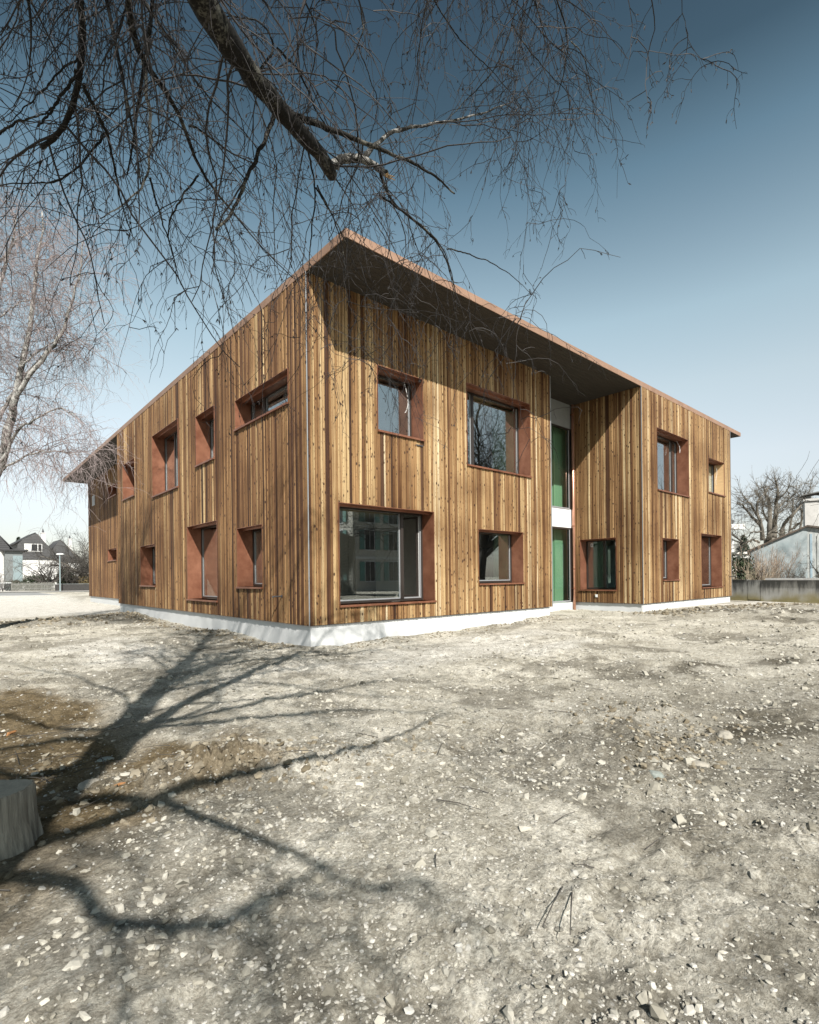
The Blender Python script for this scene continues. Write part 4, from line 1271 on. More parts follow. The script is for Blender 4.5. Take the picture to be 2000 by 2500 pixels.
def house(label, px, d, turn, hw, dp, zw, zr, wins, chim, seed, peak=0.0, zl=None, sidem=None):
    """gable end towards the view: render below, slate above; hw half width, zw top of render, zr ridge"""
    p = gat(px, d, .35)
    ray = math.atan2((px - 1000) / FPX, 1.0)
    rz = -(YAW + ray) + turn
    t = tag(empty('house', p, rz), label, 'house', 'slate-hung houses across the street')
    ze = zw + .6
    mb_ = MB(); mb_.box(-hw, hw, 0, dp, -.4, zw)
    mb_.build('wall', WHITEW, t)
    g = MB(); zl_ = zl or ze
    out_ = [(-hw - .06, zw), (hw + .06, zw), (hw + .06, ze), (peak + .35, zr - .25), (peak, zr), (peak - .35, zr - .2), (-hw - .06, zl_)]
    g.prism(out_, -.08, dp + .02)
    gb = g.build('slate_gable', SLATE, t)
    # courses of slate, each standing a little proud of the one above
    cs = MB(); zz = zw
    while zz < zr - .5:
        def xr(z__):
            return hw + .06 if z__ < ze else np.interp(z__, [ze, zr - .25], [hw + .06, peak + .35])
        def xl(z__):
            return -hw - .06 if z__ < zl_ else np.interp(z__, [zl_, zr - .2], [-hw - .06, peak - .35])
        cs.poly([(xl(zz), -.115, zz), (xr(zz), -.115, zz), (xr(zz), -.081, zz), (xl(zz), -.081, zz),
                 (xl(zz + .26), -.083, zz + .26), (xr(zz + .26), -.083, zz + .26), (xr(zz + .26), -.081, zz + .26), (xl(zz + .26), -.081, zz + .26)],
                [(0, 3, 2, 1), (0, 1, 5, 4), (1, 2, 6, 5), (2, 3, 7, 6), (3, 0, 4, 7)])
        zz += .28
    tag(cs.build('slates', SLATE, gb), kind='stuff')
    r = MB()
    for s, ze_ in ((1, ze), (-1, zl_)):
        e0 = (s * (hw + .45), ze_ - .35); k0 = (peak, zr + .02)
        n_ = 6
        P_ = [(e0[0], -.4, e0[1]), (k0[0], -.4 + .9, k0[1]), (k0[0], dp + .3, k0[1]), (e0[0], dp + .3, e0[1])]
        P_ += [(a_, b_, c_ + .16) for a_, b_, c_ in P_]
        r.poly(P_, [(0, 3, 2, 1), (4, 5, 6, 7), (0, 1, 5, 4), (1, 2, 6, 5), (2, 3, 7, 6), (3, 0, 4, 7)])
    ro = r.build('roof', ROOFT, t)
    if chim:
        cx_, cy_, cz_ = chim
        c = MB(); c.box(cx_ - .32, cx_ + .32, cy_ - .32, cy_ + .32, zr - 2.2, cz_); c.box(cx_ - .4, cx_ + .4, cy_ - .4, cy_ + .4, cz_, cz_ + .12); ch = c.build('chimney', WHITEW, ro)
        c = MB(); c.tube([(cx_, cy_, cz_ + .12), (cx_, cy_, cz_ + .4), (cx_, cy_, cz_ + .9)], [.22, .16, .03], 8); c.build('chimney_pot', STEEL, ro)
    for x0, x1, z0_, z1_, ml in wins:
        f = MB(); y_ = -.16
        f.box(x0, x1, y_, y_ + .1, z0_, z0_ + .12); f.box(x0, x1, y_, y_ + .1, z1_ - .08, z1_)
        f.box(x0, x0 + .1, y_, y_ + .1, z0_ + .12, z1_ - .08); f.box(x1 - .1, x1, y_, y_ + .1, z0_ + .12, z1_ - .08)
        for m_ in ml: f.box(m_ - .06, m_ + .06, y_, y_ + .1, z0_ + .12, z1_ - .08)
        fo = f.build('window', WHITEW, t)
        g_ = MB(); g_.box(x0 + .1, x1 - .1, y_ + .03, y_ + .05, z0_ + .12, z1_ - .08); g_.build('pane', DGLASS, fo)
        if ml:
            g_ = MB(); g_.box(x0 + .1, ml[0] - .06, y_ + .015, y_ + .028, z0_ + .12, z1_ - .08); g_.build('blind', BLIND, fo)
    return t


house('white house with slate gable, wide attic window and pot-topped chimney, nearest the lamp post', 92, 95, RAD(9), 2.85, 9, 5.1, 9.9,
      [(-1.95, .70, 6.55, 7.95, [-.95, .05])], (1.3, 2.6, 10.1), 1, peak=-.2, zl=8.2)
house('white and grey house cut off by the left edge of the view', -28, 76, RAD(20), 2.55, 5.2, 5.7, 11.0, [], None, 2, peak=-1.2)
house('farther slate-roofed house half hidden behind the bare trees', 165, 118, RAD(10), 2.7, 9, 5.3, 10.3, [], (1.0, 3.0, 10.8), 3, peak=-1.2, zl=8.4)
# grey return of the cut-off house, with a lean-to canopy
p = gat(36, 77, .35)
t = tag(empty('garage_annexe', p, -(YAW + math.atan2(-964, FPX)) + RAD(6)), 'grey rendered annexe with a flat canopy between the two nearest houses', 'building')
mb = MB(); mb.box(-1.1, .95, 0, 5, -.4, 5.7); mb.build('wall', GREYW, t)
mb = MB(); mb.box(-.2, .95, -.03, -.001, -.3, 5.0); mb.build('wall_strip', mat('pale_blue_render', (.17, .215, .225), .8, var=.06), t)
mb = MB(); mb.box(-1.5, 1.6, -.5, 5, 5.7, 5.9); mb.build('canopy', ROOFT, t)

# street lamp
p = gat(146.5, 57.5, .44)
t = tag(empty('street_lamp', p, -YAW), 'slim pale street lamp with a flat white head by the dark board fence', 'street lamp')
mb = MB(); mb.tube([(0, 0, 0), (0, 0, 4.0)], [.055, .04], 8); mb.build('pole', mat('lamp_pole', (.24, .30, .31), .5, var=.15, scale=6, stretch=(1, 1, .3)), t)
mb = MB(); mb.prism([(-.32, 4.0), (.42, 4.0), (.42, 4.05), (.2, 4.14), (-.2, 4.12), (-.32, 4.06)], -.12, .12); mb.build('lamp_head', WPANEL, t)

# picket fence, board fence, hedge
def along(px0, px1, d): return (px0 - 1000) / FPX * d, (px1 - 1000) / FPX * d
xa, xb = along(27, 134, 59)
fence = tag(empty('picket_fence', (CAM[0], CAM[1], .44), -YAW), 'low weathered grey picket fence in front of the hedge', 'fence')
mb = MB(); mb.box(xa, xb, 59.04, 59.08, .25, .33); mb.build('rail', GREYW, fence)
mb = MB(); mb.box(xa, xb, 59.04, 59.08, .72, .80); mb.build('rail', GREYW, fence)
rnd2 = random.Random(8)
pk = MB(); x = xa
while x < xb:
    h_ = .98 + rnd2.uniform(-.05, .06)
    pk.prism([(x, .03), (x + .075, .03), (x + .075, h_ - .06), (x + .0375, h_), (x, h_ - .06)], 59.0, 59.03); x += .135
tag(pk.build('pickets', mat('grey_picket', (.15, .147, .13), .9, var=.3, scale=5), fence), kind='stuff')
xa, xb = along(-30, 27, 60)
wf = tag(empty('wire_fence', (CAM[0], CAM[1], .44), -YAW), 'low dark mesh fence at the left edge before the white house', 'fence')
mb = MB()
for i in range(8): mb.box(xa, xb, 60.0, 60.02, .05 + i * .12, .075 + i * .12)
xx = xa
while xx < xb: mb.box(xx, xx + .03, 60.021, 60.04, 0, 1.0); xx += .2
mb.build('mesh_panel', STEEL, wf)
mb = MB(); mb.box(xa, xb, 60.05, 60.12, .9, 1.0); mb.build('top_rail', WFRAME, wf)
xa, xb = along(134, 260, 58.2)
bf = tag(empty('board_fence', (CAM[0], CAM[1], .44), -YAW), 'dark low board fence right of the street lamp', 'fence')
mb = MB(); x = xa
while x < xb: mb.box(x, x + .17, 58.2, 58.24, .0, .72 + rnd2.uniform(-.01, .01)); x += .18
tag(mb.build('fence_boards', mat('tarred_board', (.03, .028, .026), .9, var=.3), bf), kind='stuff')
mb = MB(); mb.box(xa, xb, 58.18, 58.28, .745, .79); mb.build('capping', GREYW, bf)

def hedge(label, px, d, w_, h_, dpt, N_, m, seed):
    return bush('hedge', label, gat(px, d, .4), (w_ / 2, dpt, h_), N_, .09, m, seed, cat='hedge')
hedge('dark clipped hedge below the white house wall', 82, 68, 4.2, 1.95, 1.0, 5000, LEAF, 1)
hedge('dark evergreen bush just right of the street lamp', 158, 66, 2.2, 2.5, 1.1, 4000, LEAF, 2)
hedge('brownish shrub against the far house behind the board fence', 185, 68, 2.4, 1.7, 1.0, 2600, LEAF_B, 3)
hedge('yellow-green shrub beside the timber building behind the board fence', 212, 64, 1.6, 1.6, .9, 2000, LEAF_B, 4)
hedge('low dark bush in front of the cut-off house', 30, 66, 2.0, 1.2, .8, 1800, LEAF, 9)
bare_tree('low wide-spreading pruned tree behind the picket fence', gat(119, 62, .44), 4.2, 1.6, 31, BARK_K, BARK_K, low=.2, nlimb=13, n2=120, n3=700, r0=.17, tw=(.016, .010), up=.35, group='bare garden trees across the street', gnarl=.09)
bare_tree('small bare tree in front of the half hidden house', gat(178, 64, .44), 4.0, 1.4, 32, BARK_K, BARK_K, low=.25, nlimb=9, n2=90, n3=600, r0=.12, tw=(.016, .010), up=.35, group='bare garden trees across the street')
bare_tree('tall bare tree against the sky just left of the timber building', gat(232, 66, .4), 8.6, 1.7, 33, BARK_G, BARK_K, low=.22, nlimb=16, n2=330, n3=3200, r0=.24, tw=(.018, .011), up=.1, group='bare garden trees across the street', gnarl=.11)
bare_tree('dense bare twigs behind the low dark wall', gat(196, 80, .4), 5.2, 1.5, 34, BARK_K, BARK_K, low=.12, nlimb=12, n2=200, n3=1500, r0=.12, tw=(.016, .012), up=.2, group='bare garden trees across the street')
bare_tree('thin bare shrub in front of the cut-off white house', gat(6, 61, .4), 3.6, 1.2, 35, BARK_K, BARK_G, low=.08, nlimb=12, n2=100, n3=500, r0=.05, tw=(.012, .009), up=.3, group='bare garden trees across the street')
conifer('dark spruce top rising between the two nearest houses', gat(46, 125, 0), 12, 2.4, 41)
for i, (px_, d_, H_) in enumerate(((300, 150, 9), (640, 190, 11), (-60, 140, 12))):
    pass

# ------------------------------------------------------------------ right side: boundary wall, shed, trees
WALLM = stain_material('old_concrete', (.50, .495, .465), (.10, .10, .095), (.27, .235, .12), .15, 1.25)
wa, wb = np.array([24.0, 1.5]), np.array([20.9, -7.8])
wd = (wb - wa); WL = float(np.linalg.norm(wd)); wd /= WL
wall_rz = math.atan2(wd[1], wd[0])
bw = tag(empty('boundary_wall', (wa[0], wa[1], 0), wall_rz), 'low stained concrete boundary wall right of the timber building', 'wall')
# local +x runs along the wall towards the camera side, local -y faces the building
pA = 3.35
mb = MB(); mb.box(0, pA, 0, .22, -.3, 1.21); mb.build('wall_panel', WALLM, bw)
mb = MB(); mb.box(pA + .025, pA + .62, .0, .24, .28, 1.2); mb.box(pA + .025, pA + .62, .06, .24, -.3, .28); mb.build('wall_pier', WALLM, bw)
mb = MB(); mb.box(pA + .645, WL, .0, .22, -.3, 1.20); mb.build('wall_panel', WALLM, bw)
mb = MB(); mb.box(pA + .9, WL, -.05, .27, 1.202, 1.29); mb.build('coping', WPANEL, bw)
mb = MB(); mb.box(0, pA, -.02, .24, 1.211, 1.235); mb.build('coping', mat('mossy_coping', (.12, .11, .09), .95, var=.4, scale=9, bump=.5), bw)

SHEDM = mat('blue_grey_render', (.22, .265, .275), .9, col2=(.33, .36, .365), scale=1.1, detail=9, bump=.2)
SHEDL = mat('weathered_pale_render', (.42, .43, .41), .9, col2=(.24, .26, .26), scale=2.2, stretch=(3, 3, .5), detail=8)
p = gat(1834, 31, .1)
sh = tag(empty('shed', p, -YAW - RAD(33)), 'blue-grey rendered shed with a sloping roof behind the boundary wall', 'shed')
S_ = 31 / FPX * .80
shw = 138 * S_
zl_, zp_ = 2.75, 4.0
mb = MB(); mb.prism([(0, -.2), (shw, -.2), (shw, zp_), (0, zl_)], 0, .25); mb.build('gable_wall', SHEDM, sh)
mb = MB(); mb.prism([(shw + .003, -.2), (shw + 2.6, -.2), (shw + 2.6, zp_ - .55), (shw + .003, zp_)], .01, .25); mb.build('gable_wall', SHEDL, sh)
for k in range(7):
    xk = shw + .12 + k * .3
    mb = MB(); mb.box(xk, xk + .1, -.015, .009, .1 + .02 * k, 3.6 - k * .12); mb.build('batten', SHEDL if k % 2 else mat('batten_blue', (.25, .33, .38), .8, var=.1), sh)
mb = MB(); mb.box(.0, .2, .251, 5, -.2, zl_ - .02); mb.build('side_wall', SHEDM, sh)
mb = MB(); mb.prism([(-.18, zl_ - .08), (shw, zp_ + .0), (shw + 2.8, zp_ - .6), (shw + 2.8, zp_ - .5), (shw, zp_ + .1), (-.18, zl_ + .02)], -.16, 5.2)
mb.build('roof', mat('shed_roof', (.09, .07, .055), .9, var=.35, scale=9, bump=.4), sh)
xc = (1972 - 1834) * S_ - .02
mb = MB(); mb.box(xc, xc + 1.25, 1.0, 2.2, 3.2, 5.55); mb.box(xc - .08, xc + 1.33, .92, 2.28, 5.55, 5.68); ch = mb.build('chimney', mat('chimney_render', (.44, .43, .41), .9, var=.12, scale=3), sh)
mb = MB(); mb.box(xc + .1, xc + .3, 1.1, 2.1, 5.68, 5.85); mb.box(xc + .95, xc + 1.15, 1.1, 2.1, 5.68, 5.85)
mb.poly([(xc - .15, .9, 5.88), (xc + .6, .9, 6.0), (xc + 1.4, .9, 5.86), (xc + 1.4, 2.3, 5.86), (xc + .6, 2.3, 6.0), (xc - .15, 2.3, 5.88),
         (xc - .15, .9, 5.94), (xc + .6, .9, 6.06), (xc + 1.4, .9, 5.92), (xc + 1.4, 2.3, 5.92), (xc + .6, 2.3, 6.06), (xc - .15, 2.3, 5.94)],
        [(0, 5, 4, 1), (1, 4, 3, 2), (6, 7, 10, 11), (7, 8, 9, 10), (0, 1, 7, 6), (1, 2, 8, 7), (3, 4, 10, 9), (4, 5, 11, 10), (5, 0, 6, 11), (2, 3, 9, 8)])
mb.build('chimney_cap', mat('slate_cap', (.12, .12, .115), .9, var=.3), sh)

# white flats with balconies
p = gat(1818, 52, .2)
fl = tag(empty('apartment_building', p, -YAW), 'white building with dark-railed balconies seen past the corner of the timber building', 'building')
k = 52 / FPX
def zf(y): return 1.52 - .2 + (1400 - y) * k
mb = MB(); mb.box(-4.5, -.15, 1.4, 9, -.5, zf(1312)); mb.build('wall', WHITEW, fl)
mb = MB(); mb.box(-4.5, .1, .0, 1.6, zf(1291), zf(1279)); b_ = mb.build('balcony', WHITEW, fl)
mb = MB(); mb.box(-4.5, .1, -.02, .02, zf(1255), zf(1254)); mb.box(.06, .1, -.02, 1.5, zf(1255), zf(1254))
for i in range(14): mb.box(.08 - i * .33, .11 - i * .33, -.01, .01, zf(1279), zf(1255))
mb.build('railing', STEEL, b_)
mb = MB(); mb.box(-3, -1.1, .5, .9, zf(1279), zf(1266)); mb.tube([(-.9, .6, zf(1279)), (-.8, .6, zf(1268))], .2, 8); mb.build('planter', STEEL, b_)
mb = MB(); mb.box(-4.5, .1, .2, 1.4, zf(1358), zf(1350)); b_ = mb.build('balcony', WHITEW, fl)
mb = MB(); mb.box(-4.5, -.1, .18, .22, zf(1333), zf(1331))
for i in range(14): mb.box(-.1 - i * .3, -.07 - i * .3, .19, .21, zf(1350), zf(1333))
mb.build('railing', STEEL, b_)
mb = MB(); mb.box(-1.2, -.75, 1.36, 1.399, zf(1365), zf(1358)); wn_ = mb.build('window', WHITEW, fl)
mb = MB(); mb.box(-1.15, -.8, 1.34, 1.359, zf(1364), zf(1359)); mb.build('pane', DGLASS, wn_)
mb = MB(); mb.box(-4.0, -1.2, 1.36, 1.399, zf(1350), zf(1333)); wn_ = mb.build('window', DGLASS, fl)
p = gat(1800, 60, .2)
lw = tag(empty('garden_house', gat(1832, 44, .2), -YAW), 'low white outbuilding with a flat roof between the balconies and the shed', 'building')
mb = MB(); mb.box(-1.6, 1.4, 0, 4, -.3, 1.52 - .2 + (1400 - 1352) * 44 / FPX); mb.build('wall', WHITEW, lw)
mb = MB(); hz_ = 1.52 - .2 + (1400 - 1352) * 44 / FPX; mb.box(-1.8, 1.6, -.2, 4.2, hz_ + .001, hz_ + .16); mb.build('roof', mat('snowy_roof', (.55, .53, .49), .9, var=.15), lw)


def lopped_tree(label, loc, seed, segs_, scale):
    """old tree with thick lopped limbs and brushes of thin shoots"""
    rg = np.random.default_rng(seed); loc = np.array(loc, float)
    t = tag(empty('pollarded_tree', loc), label, 'tree')
    ps, rs = [], []
    for pts, d, r0, r1 in segs_:
        r0 *= .68; r1 *= .6
        q = [at(1760 + x / 6.7375, 1180 + y / 6.7375, d + .6 * rg.normal()) for x, y in pts]
        q, r = resample(q, np.linspace(r0, r1, len(q)), 14)
        q = q + rg.normal(0, .03, q.shape)
        ps.append(q); rs.append(r)
        mb_ = MB(); mb_.tube(list(q - loc), list(r), 7); mb_.build('limb', BARK_G, t, smooth=True)
    base = at(1760 + 800 / 6.7375, 1180 + 900 / 6.7375, segs_[0][1])
    mb_ = MB(); mb_.tube([(0, 0, 0), tuple((base - loc) * .5), tuple(base - loc)], [.55, .45, .4], 10); mb_.build('trunk', BARK_G, t, smooth=True)
    P_ = np.stack(ps); R_ = np.stack(rs)
    n2, n3 = 420, 2600
    q, d, r = pick(rg, P_, R_, n2, .25)
    P2 = grow(rg, q, d * .5 + rg.normal(0, .6, (n2, 3)) + np.array([0, 0, .2]), rg.uniform(.4, 1.7, n2), 6, .15, .12)
    a = tubes(P2, np.linspace(.022, .010, 7)[None].repeat(n2, 0), 4)
    q, d, r = pick(rg, P2, np.ones((n2, 7)), n3, .2)
    P3 = grow(rg, q, d * .9 + rg.normal(0, .45, (n3, 3)), rg.uniform(.2, .9, n3), 4, .1, .12)
    b = tubes(P3, np.full((n3, 5), .0075), 3)
    v, f = merge([a, b])
    tag(big_mesh('crown', v - loc, f, BARK_G, t), kind='stuff')


lopped_tree('large bare tree with thick lopped limbs rising behind the shed roof', gat(1884, 42, .1), 5, [
    ([(800, 930), (800, 700), (805, 500), (800, 400), (790, 270), (730, 160), (690, 50)], 42, .30, .09),
    ([(880, 900), (885, 700), (905, 500), (910, 350), (930, 200), (935, 80), (890, -60)], 42.5, .32, .09),
    ([(690, 930), (680, 800), (650, 650), (610, 530), (600, 400), (600, 300), (660, 240)], 41, .26, .06),
    ([(680, 720), (600, 640), (530, 560), (450, 470), (340, 350), (270, 340)], 41.5, .20, .06),
    ([(610, 540), (550, 440), (490, 340), (420, 240), (350, 190)], 41, .14, .05),
    ([(780, 620), (720, 520), (700, 420), (690, 330), (760, 270)], 42, .14, .05),
    ([(860, 600), (950, 500), (1020, 420), (1090, 360)], 43, .13, .05),
    ([(920, 420), (1000, 340), (1080, 280), (1190, 220)], 43, .12, .05),
    ([(940, 280), (1020, 200), (1100, 100), (1140, 40), (1240, 90)], 43, .10, .04),
    ([(1000, 790), (1060, 650), (1180, 520), (1280, 390), (1340, 270), (1420, 230)], 43, .22, .06),
    ([(1130, 840), (1150, 720), (1165, 550), (1185, 350), (1180, 240)], 44, .14, .06),
    ([(1130, 830), (1200, 720), (1280, 660), (1310, 640)], 44, .15, .09),
    ([(1295, 780), (1320, 620), (1350, 480), (1370, 370), (1450, 200), (1500, -20)], 44, .14, .04),
    ([(700, 830), (620, 800), (520, 810), (430, 900)], 40, .12, .03),
    ([(760, 840), (850, 800), (960, 830), (1010, 900)], 40, .11, .03),
    ([(350, 960), (280, 900), (200, 860), (120, 800)], 40, .10, .07),
    ([(640, 960), (500, 930), (380, 990), (200, 940)], 40, .13, .05)], 1)
conifer('dark conifer behind the lower balcony', gat(1816, 56, 0), 5.6, 2.0, 43)
conifer('small dark fir behind the ridge of the shed', gat(1912, 60, 0), 6.6, 1.4, 44)
bush('evergreen_shrub', 'dark rounded evergreen shrub at the left end of the boundary wall', gat(1808, 29, .1), (1.0, .8, 2.25), 5200, .07, LEAF, 51)
wands('bare_shrub', 'tan upright bare shrub in front of the shed, the left one of two', gat(1866, 28.5, .1), 46, 2.9, .42, 61, mat('tan_twig', (.26, .20, .15), .8, var=.2), .011)
wands('bare_shrub', 'brown-leaved bare shrub in front of the shed, right beside the tan one', gat(1892, 28.2, .1), 34, 2.5, .38, 62, mat('brown_twig', (.17, .115, .075), .8, var=.2), .011)
wands('bare_shrub', 'arching pale twigs over the dark evergreen shrub', gat(1826, 27.8, .1), 40, 2.0, .7, 63, mat('straw_twig', (.30, .25, .18), .8, var=.2), .009)
wands('bare_shrub', 'low thin grey shrub before the pale part of the shed', gat(1938, 27.5, .1), 30, 1.9, .4, 64, BARK_G, .008)
bare_tree('gnarled fruit tree with stubby shoots at the right edge before the shed', gat(2025, 25.5, .1), 2.7, .55, 65, BARK_K, BARK_G, low=.2, nlimb=10, n2=110, n3=500, r0=.10, tw=(.012, .008), up=.4, gnarl=.2, name='fruit_tree', lens=(.2, .06))

# ------------------------------------------------------------------ things mirrored in the glass, behind the camera to the right
ry = tag(empty('villa', (23.6, -30.8, 0)), 'cream rendered villa with green shutters mirrored in the big ground-floor window', 'house')
CREAM = mat('cream_render', (.48, .46, .41), .9, var=.05, scale=1)
mb = MB(); mb.box(0, 10, -11, 0, 0, 9.5); mb.build('wall', CREAM, ry)
mb = MB(); mb.poly([(-.6, .6, 9.5), (10.6, .6, 9.5), (10.6, -11.6, 9.5), (-.6, -11.6, 9.5), (3, -3.6, 12.2), (7, -3.6, 12.2), (7, -7.4, 12.2), (3, -7.4, 12.2)],
                   [(0, 1, 2, 3), (0, 4, 5, 1), (1, 5, 6, 2), (2, 6, 7, 3), (3, 7, 4, 0), (4, 7, 6, 5)]); mb.build('roof', ROOFT, ry)
mb = MB(); mb.box(-.08, 10.08, -11.08, .08, 3.35, 3.6); mb.build('string_course', WPANEL, ry)
SHUT = mat('green_shutter', (.12, .24, .22), .7, var=.1)
def villa_win(face, a, z_, w__=1.1, h__=1.9):
    f = MB(); g = MB(); s = MB()
    if face == 'x':
        f.box(-.06, 0.0, a - w__ / 2 - .12, a + w__ / 2 + .12, z_ - .12, z_ + h__ + .12)
        g.box(-.09, -.061, a - w__ / 2, a - .04, z_, z_ + h__); g.box(-.09, -.061, a + .04, a + w__ / 2, z_, z_ + h__)
        s.box(-.12, -.061, a - w__ - .15, a - w__ / 2 - .13, z_, z_ + h__); s.box(-.12, -.061, a + w__ / 2 + .13, a + w__ + .15, z_, z_ + h__)
    else:
        f.box(a - w__ / 2 - .12, a + w__ / 2 + .12, .0, .06, z_ - .12, z_ + h__ + .12)
        g.box(a - w__ / 2, a - .04, .061, .09, z_, z_ + h__); g.box(a + .04, a + w__ / 2, .061, .09, z_, z_ + h__)
        s.box(a - w__ - .15, a - w__ / 2 - .13, .061, .12, z_, z_ + h__); s.box(a + w__ / 2 + .13, a + w__ + .15, .061, .12, z_, z_ + h__)
    fo = f.build('window', WPANEL, ry); g.build('pane', DGLASS, fo); s.build('shutter', SHUT, fo)
for a in (-2.2, -5.6, -9.0):
    for z_ in (1.2, 4.3, 7.0): villa_win('x', a, z_, h__=1.7 if z_ > 5 else 1.9)
for a in (2.0, 5.0, 8.0):
    for z_ in (1.2, 4.3, 7.0): villa_win('y', a, z_, h__=1.7 if z_ > 5 else 1.9)
stack = tag(empty('timber_stack', (14.5, -19.5, 0), RAD(-40)), 'tall stack of pale sawn boards mirrored in the big ground-floor window', 'timber stack')
PB = mat('sawn_board', (.33, .30, .24), .85, var=.15, scale=4, stretch=(1, 6, 6))
rnd3 = random.Random(3)
me0 = None
for i in range(44):
    for j, x0 in enumerate((-2.0, .12)):
        if me0 is None:
            mb = MB(); mb.box(0, 1.95, -.6, .6, 0, .065); o = mb.build('board', PB, stack); me0 = o.data
        else:
            o = bpy.data.objects.new('board', me0); link(o, stack)
        o.location = (x0 + rnd3.uniform(-.04, .04), rnd3.uniform(-.03, .03), .12 + i * .1)
bush('laurel_bush', 'round leafy bush in front of the board stack, mirrored in the ground-floor window', (11.2, -16.5, 0), (.8, .7, 1.2), 2500, .06, LEAF, 71)
bare_tree('wide bare lime tree mirrored in the large upper window', (27.5, -18.2, 0), 16, .8, 81, BARK_K, BARK_K, low=.3, nlimb=18, n2=380, n3=3600, r0=.34, tw=(.02, .012), up=.35, group='bare trees mirrored in the windows')
bare_tree('bare lime tree mirrored in the upper windows of the right wing', (40, -19, 0), 14.5, .8, 82, BARK_K, BARK_K, low=.3, nlimb=15, n2=260, n3=2200, r0=.34, tw=(.02, .013), up=.35, group='bare trees mirrored in the windows')

# ------------------------------------------------------------------ near ground details
sp = CAM + FWD * 3.05 + RGT * -2.51
rg = np.random.default_rng(77)
st = tag(empty('tree_stump', (sp[0], sp[1], 0)), 'sawn grey tree stump in the bottom left corner', 'tree stump')
nk = 64; rings = []
a_ = np.arange(nk) * 2 * np.pi / nk
prof = 1 + .06 * np.sin(3 * a_ + 1) + .03 * np.sin(7 * a_) + .018 * rg.normal(0, 1, nk)
V, F = [], []
hs = [-.1, .02, .12, .22, .29, .30]
for i, h_ in enumerate(hs):
    k_ = .235 * (1.22 - .2 * min(1, (h_ + .1) / .25)) * (1 - (.02 if h_ > .295 else 0))
    for j in range(nk): V.append((math.cos(a_[j]) * k_ * prof[j] * (1 + (.03 * (j % 2) - .035 * (j % 5 == 0)) * (i < 5)), math.sin(a_[j]) * k_ * prof[j] * (1 + (.03 * (j % 2) - .035 * (j % 5 == 0)) * (i < 5)), h_ + .012 * math.cos(a_[j] + 2) * (i > 2)))
for i in range(len(hs) - 1):
    for j in range(nk): F.append((i * nk + j, i * nk + (j + 1) % nk, (i + 1) * nk + (j + 1) % nk, (i + 1) * nk + j))
mb = MB(); mb.poly(V, F); mb.build('bark', mat('stump_side', (.30, .28, .23), .9, col2=(.085, .075, .06), scale=16, stretch=(1, 1, .12), bump=1.0, bscale=40), st, smooth=True)
mb = MB(); mb.poly([V[(len(hs) - 1) * nk + j] for j in range(nk)], [tuple(range(nk))])
cutm = mat('sawn_face', (.30, .27, .21), .9, col2=(.17, .155, .125), scale=5, bump=.3, bscale=60)
mb.build('cut_face', cutm, st)
for i, (px_, py_, L_, h_) in enumerate(((300, 1905, .12, 0), (520, 1870, .16, 0), (30, 1765, .2, 0))):
    d_ = 1.45 * FPX / (py_ - 1420)
    q = at(px_, py_, d_); q[2] = float(ground_h(q[0], q[1])) + .02
    a = rnd3.uniform(0, 3)
    mb = MB(); mb.tube([(-L_ / 2, 0, 0), (-L_ * .2, .012, .008), (L_ * .2, .0, .004), (L_ / 2, .01, 0)], [.006, .018, .014, .004], 5)
    tag(mb.build('bark_chip', mat('rusty_bark', (.30, .14, .05), .8, var=.3, scale=20), loc=tuple(q), rz=a),
        ['thin orange bark chip lying on the clods right of the stump', 'long rusty bark chip lying on top of the heap of clods', 'orange splintered wood chip at the left edge on the ochre soil'][i], 'wood chip')
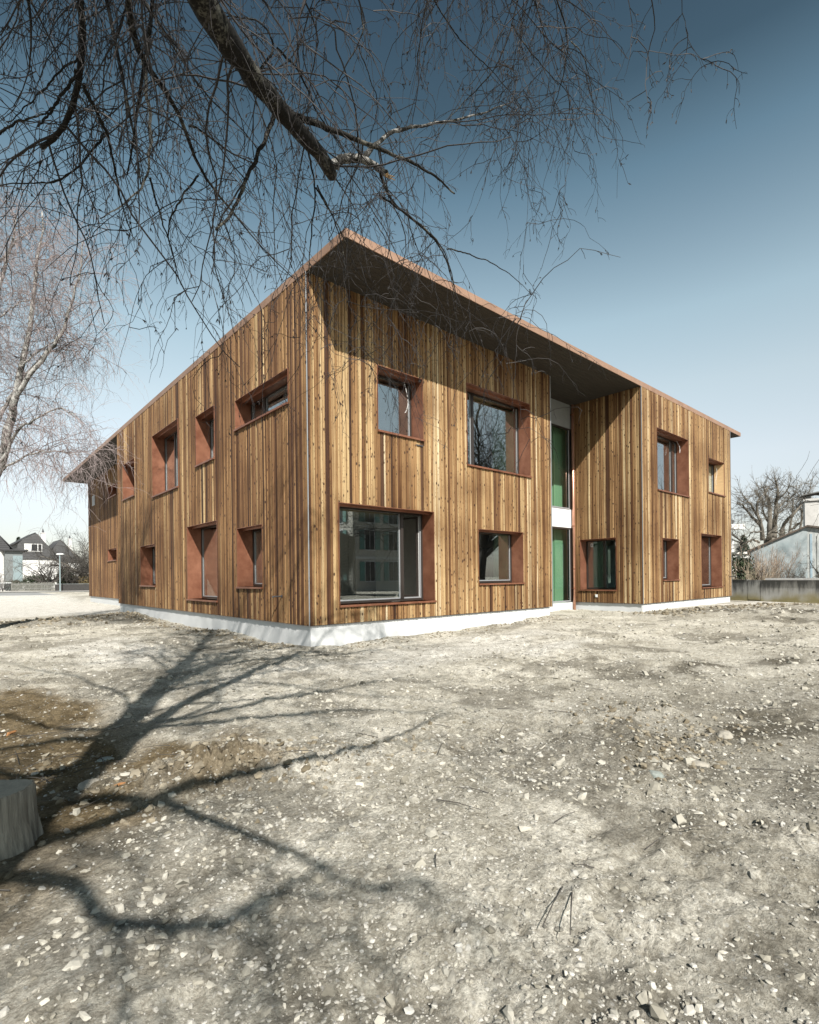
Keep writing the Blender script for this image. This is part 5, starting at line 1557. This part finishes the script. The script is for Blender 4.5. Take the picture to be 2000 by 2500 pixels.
for i, (px_, py_, s_, lb) in enumerate(((255, 1815, .048, 'round grey-green stone in the shadow above the heap of clods'), (215, 1885, .07, 'large rounded stone half buried left of the heap of clods'),
                                   (1705, 1868, .06, 'pale angular rock in the rut of clods near the bottom right'), (1770, 1800, .07, 'long pale flat rock on the right of the open ground'),
                                   (1600, 1905, .05, 'dark round stone near the bottom edge, left of the pale angular rock'), (640, 1618, .055, 'grey stone lying alone in front of the building corner'))):
    d_ = 1.5 * FPX / (py_ - 1412)
    q = at(px_, py_, d_); q[2] = float(ground_h(q[0], q[1])) - s_ * .08
    import bmesh
    bm = bmesh.new(); bmesh.ops.create_icosphere(bm, subdivisions=3, radius=s_)
    for v in bm.verts:
        n_ = math.sin(v.co.x * 31 / s_ * .05 + i) * math.cos(v.co.y * 27 / s_ * .05 + i * 2) + .5 * math.sin(v.co.z / s_ * 4 + i)
        v.co *= 1 + .12 * n_ + .10 * math.sin(v.co.x / s_ * 5.3 + i) * math.sin(v.co.y / s_ * 6.1 + 2 * i)
        v.co.z = round(v.co.z / s_ * 2.2) / 2.2 * s_ * .35 + v.co.z * .65
        v.co.x *= 1.35; v.co.z *= .6
    me = bpy.data.meshes.new('stone'); bm.to_mesh(me); bm.free()
    for p_ in me.polygons: p_.use_smooth = True
    me.materials.append(mat('stone_%d' % i, (.20, .22, .20) if i in (0, 4) else (.26, .24, .20), .9, var=.2, scale=9, bump=.6, bscale=30))
    o = bpy.data.objects.new('stone', me); o.location = tuple(q); o.rotation_euler = (0, 0, i * 1.1); link(o)
    tag(o, lb, 'stone', 'larger stones on the open ground')
# dry sticks
sk = MB()
for i in range(70):
    if i < 45: x, y = rg.normal(-5.0, .6), rg.normal(-4.6, 1.0)
    else: x, y = rg.uniform(-4, 1.5), rg.uniform(-8.8, -6)
    zz = float(ground_h(x, y)) + .012; a = rg.uniform(0, 6.28); L_ = rg.uniform(.1, .4)
    p0 = np.array([x, y, zz]); d = np.array([math.cos(a), math.sin(a), rg.uniform(-.02, .12)])
    sk.tube([p0, p0 + d * L_ * .5 + [0, 0, .01], p0 + d * L_], [.004, .003, .002], 4)
tag(sk.build('dry_sticks', BARK_K), 'thin dry sticks scattered over the near ground', kind='stuff')
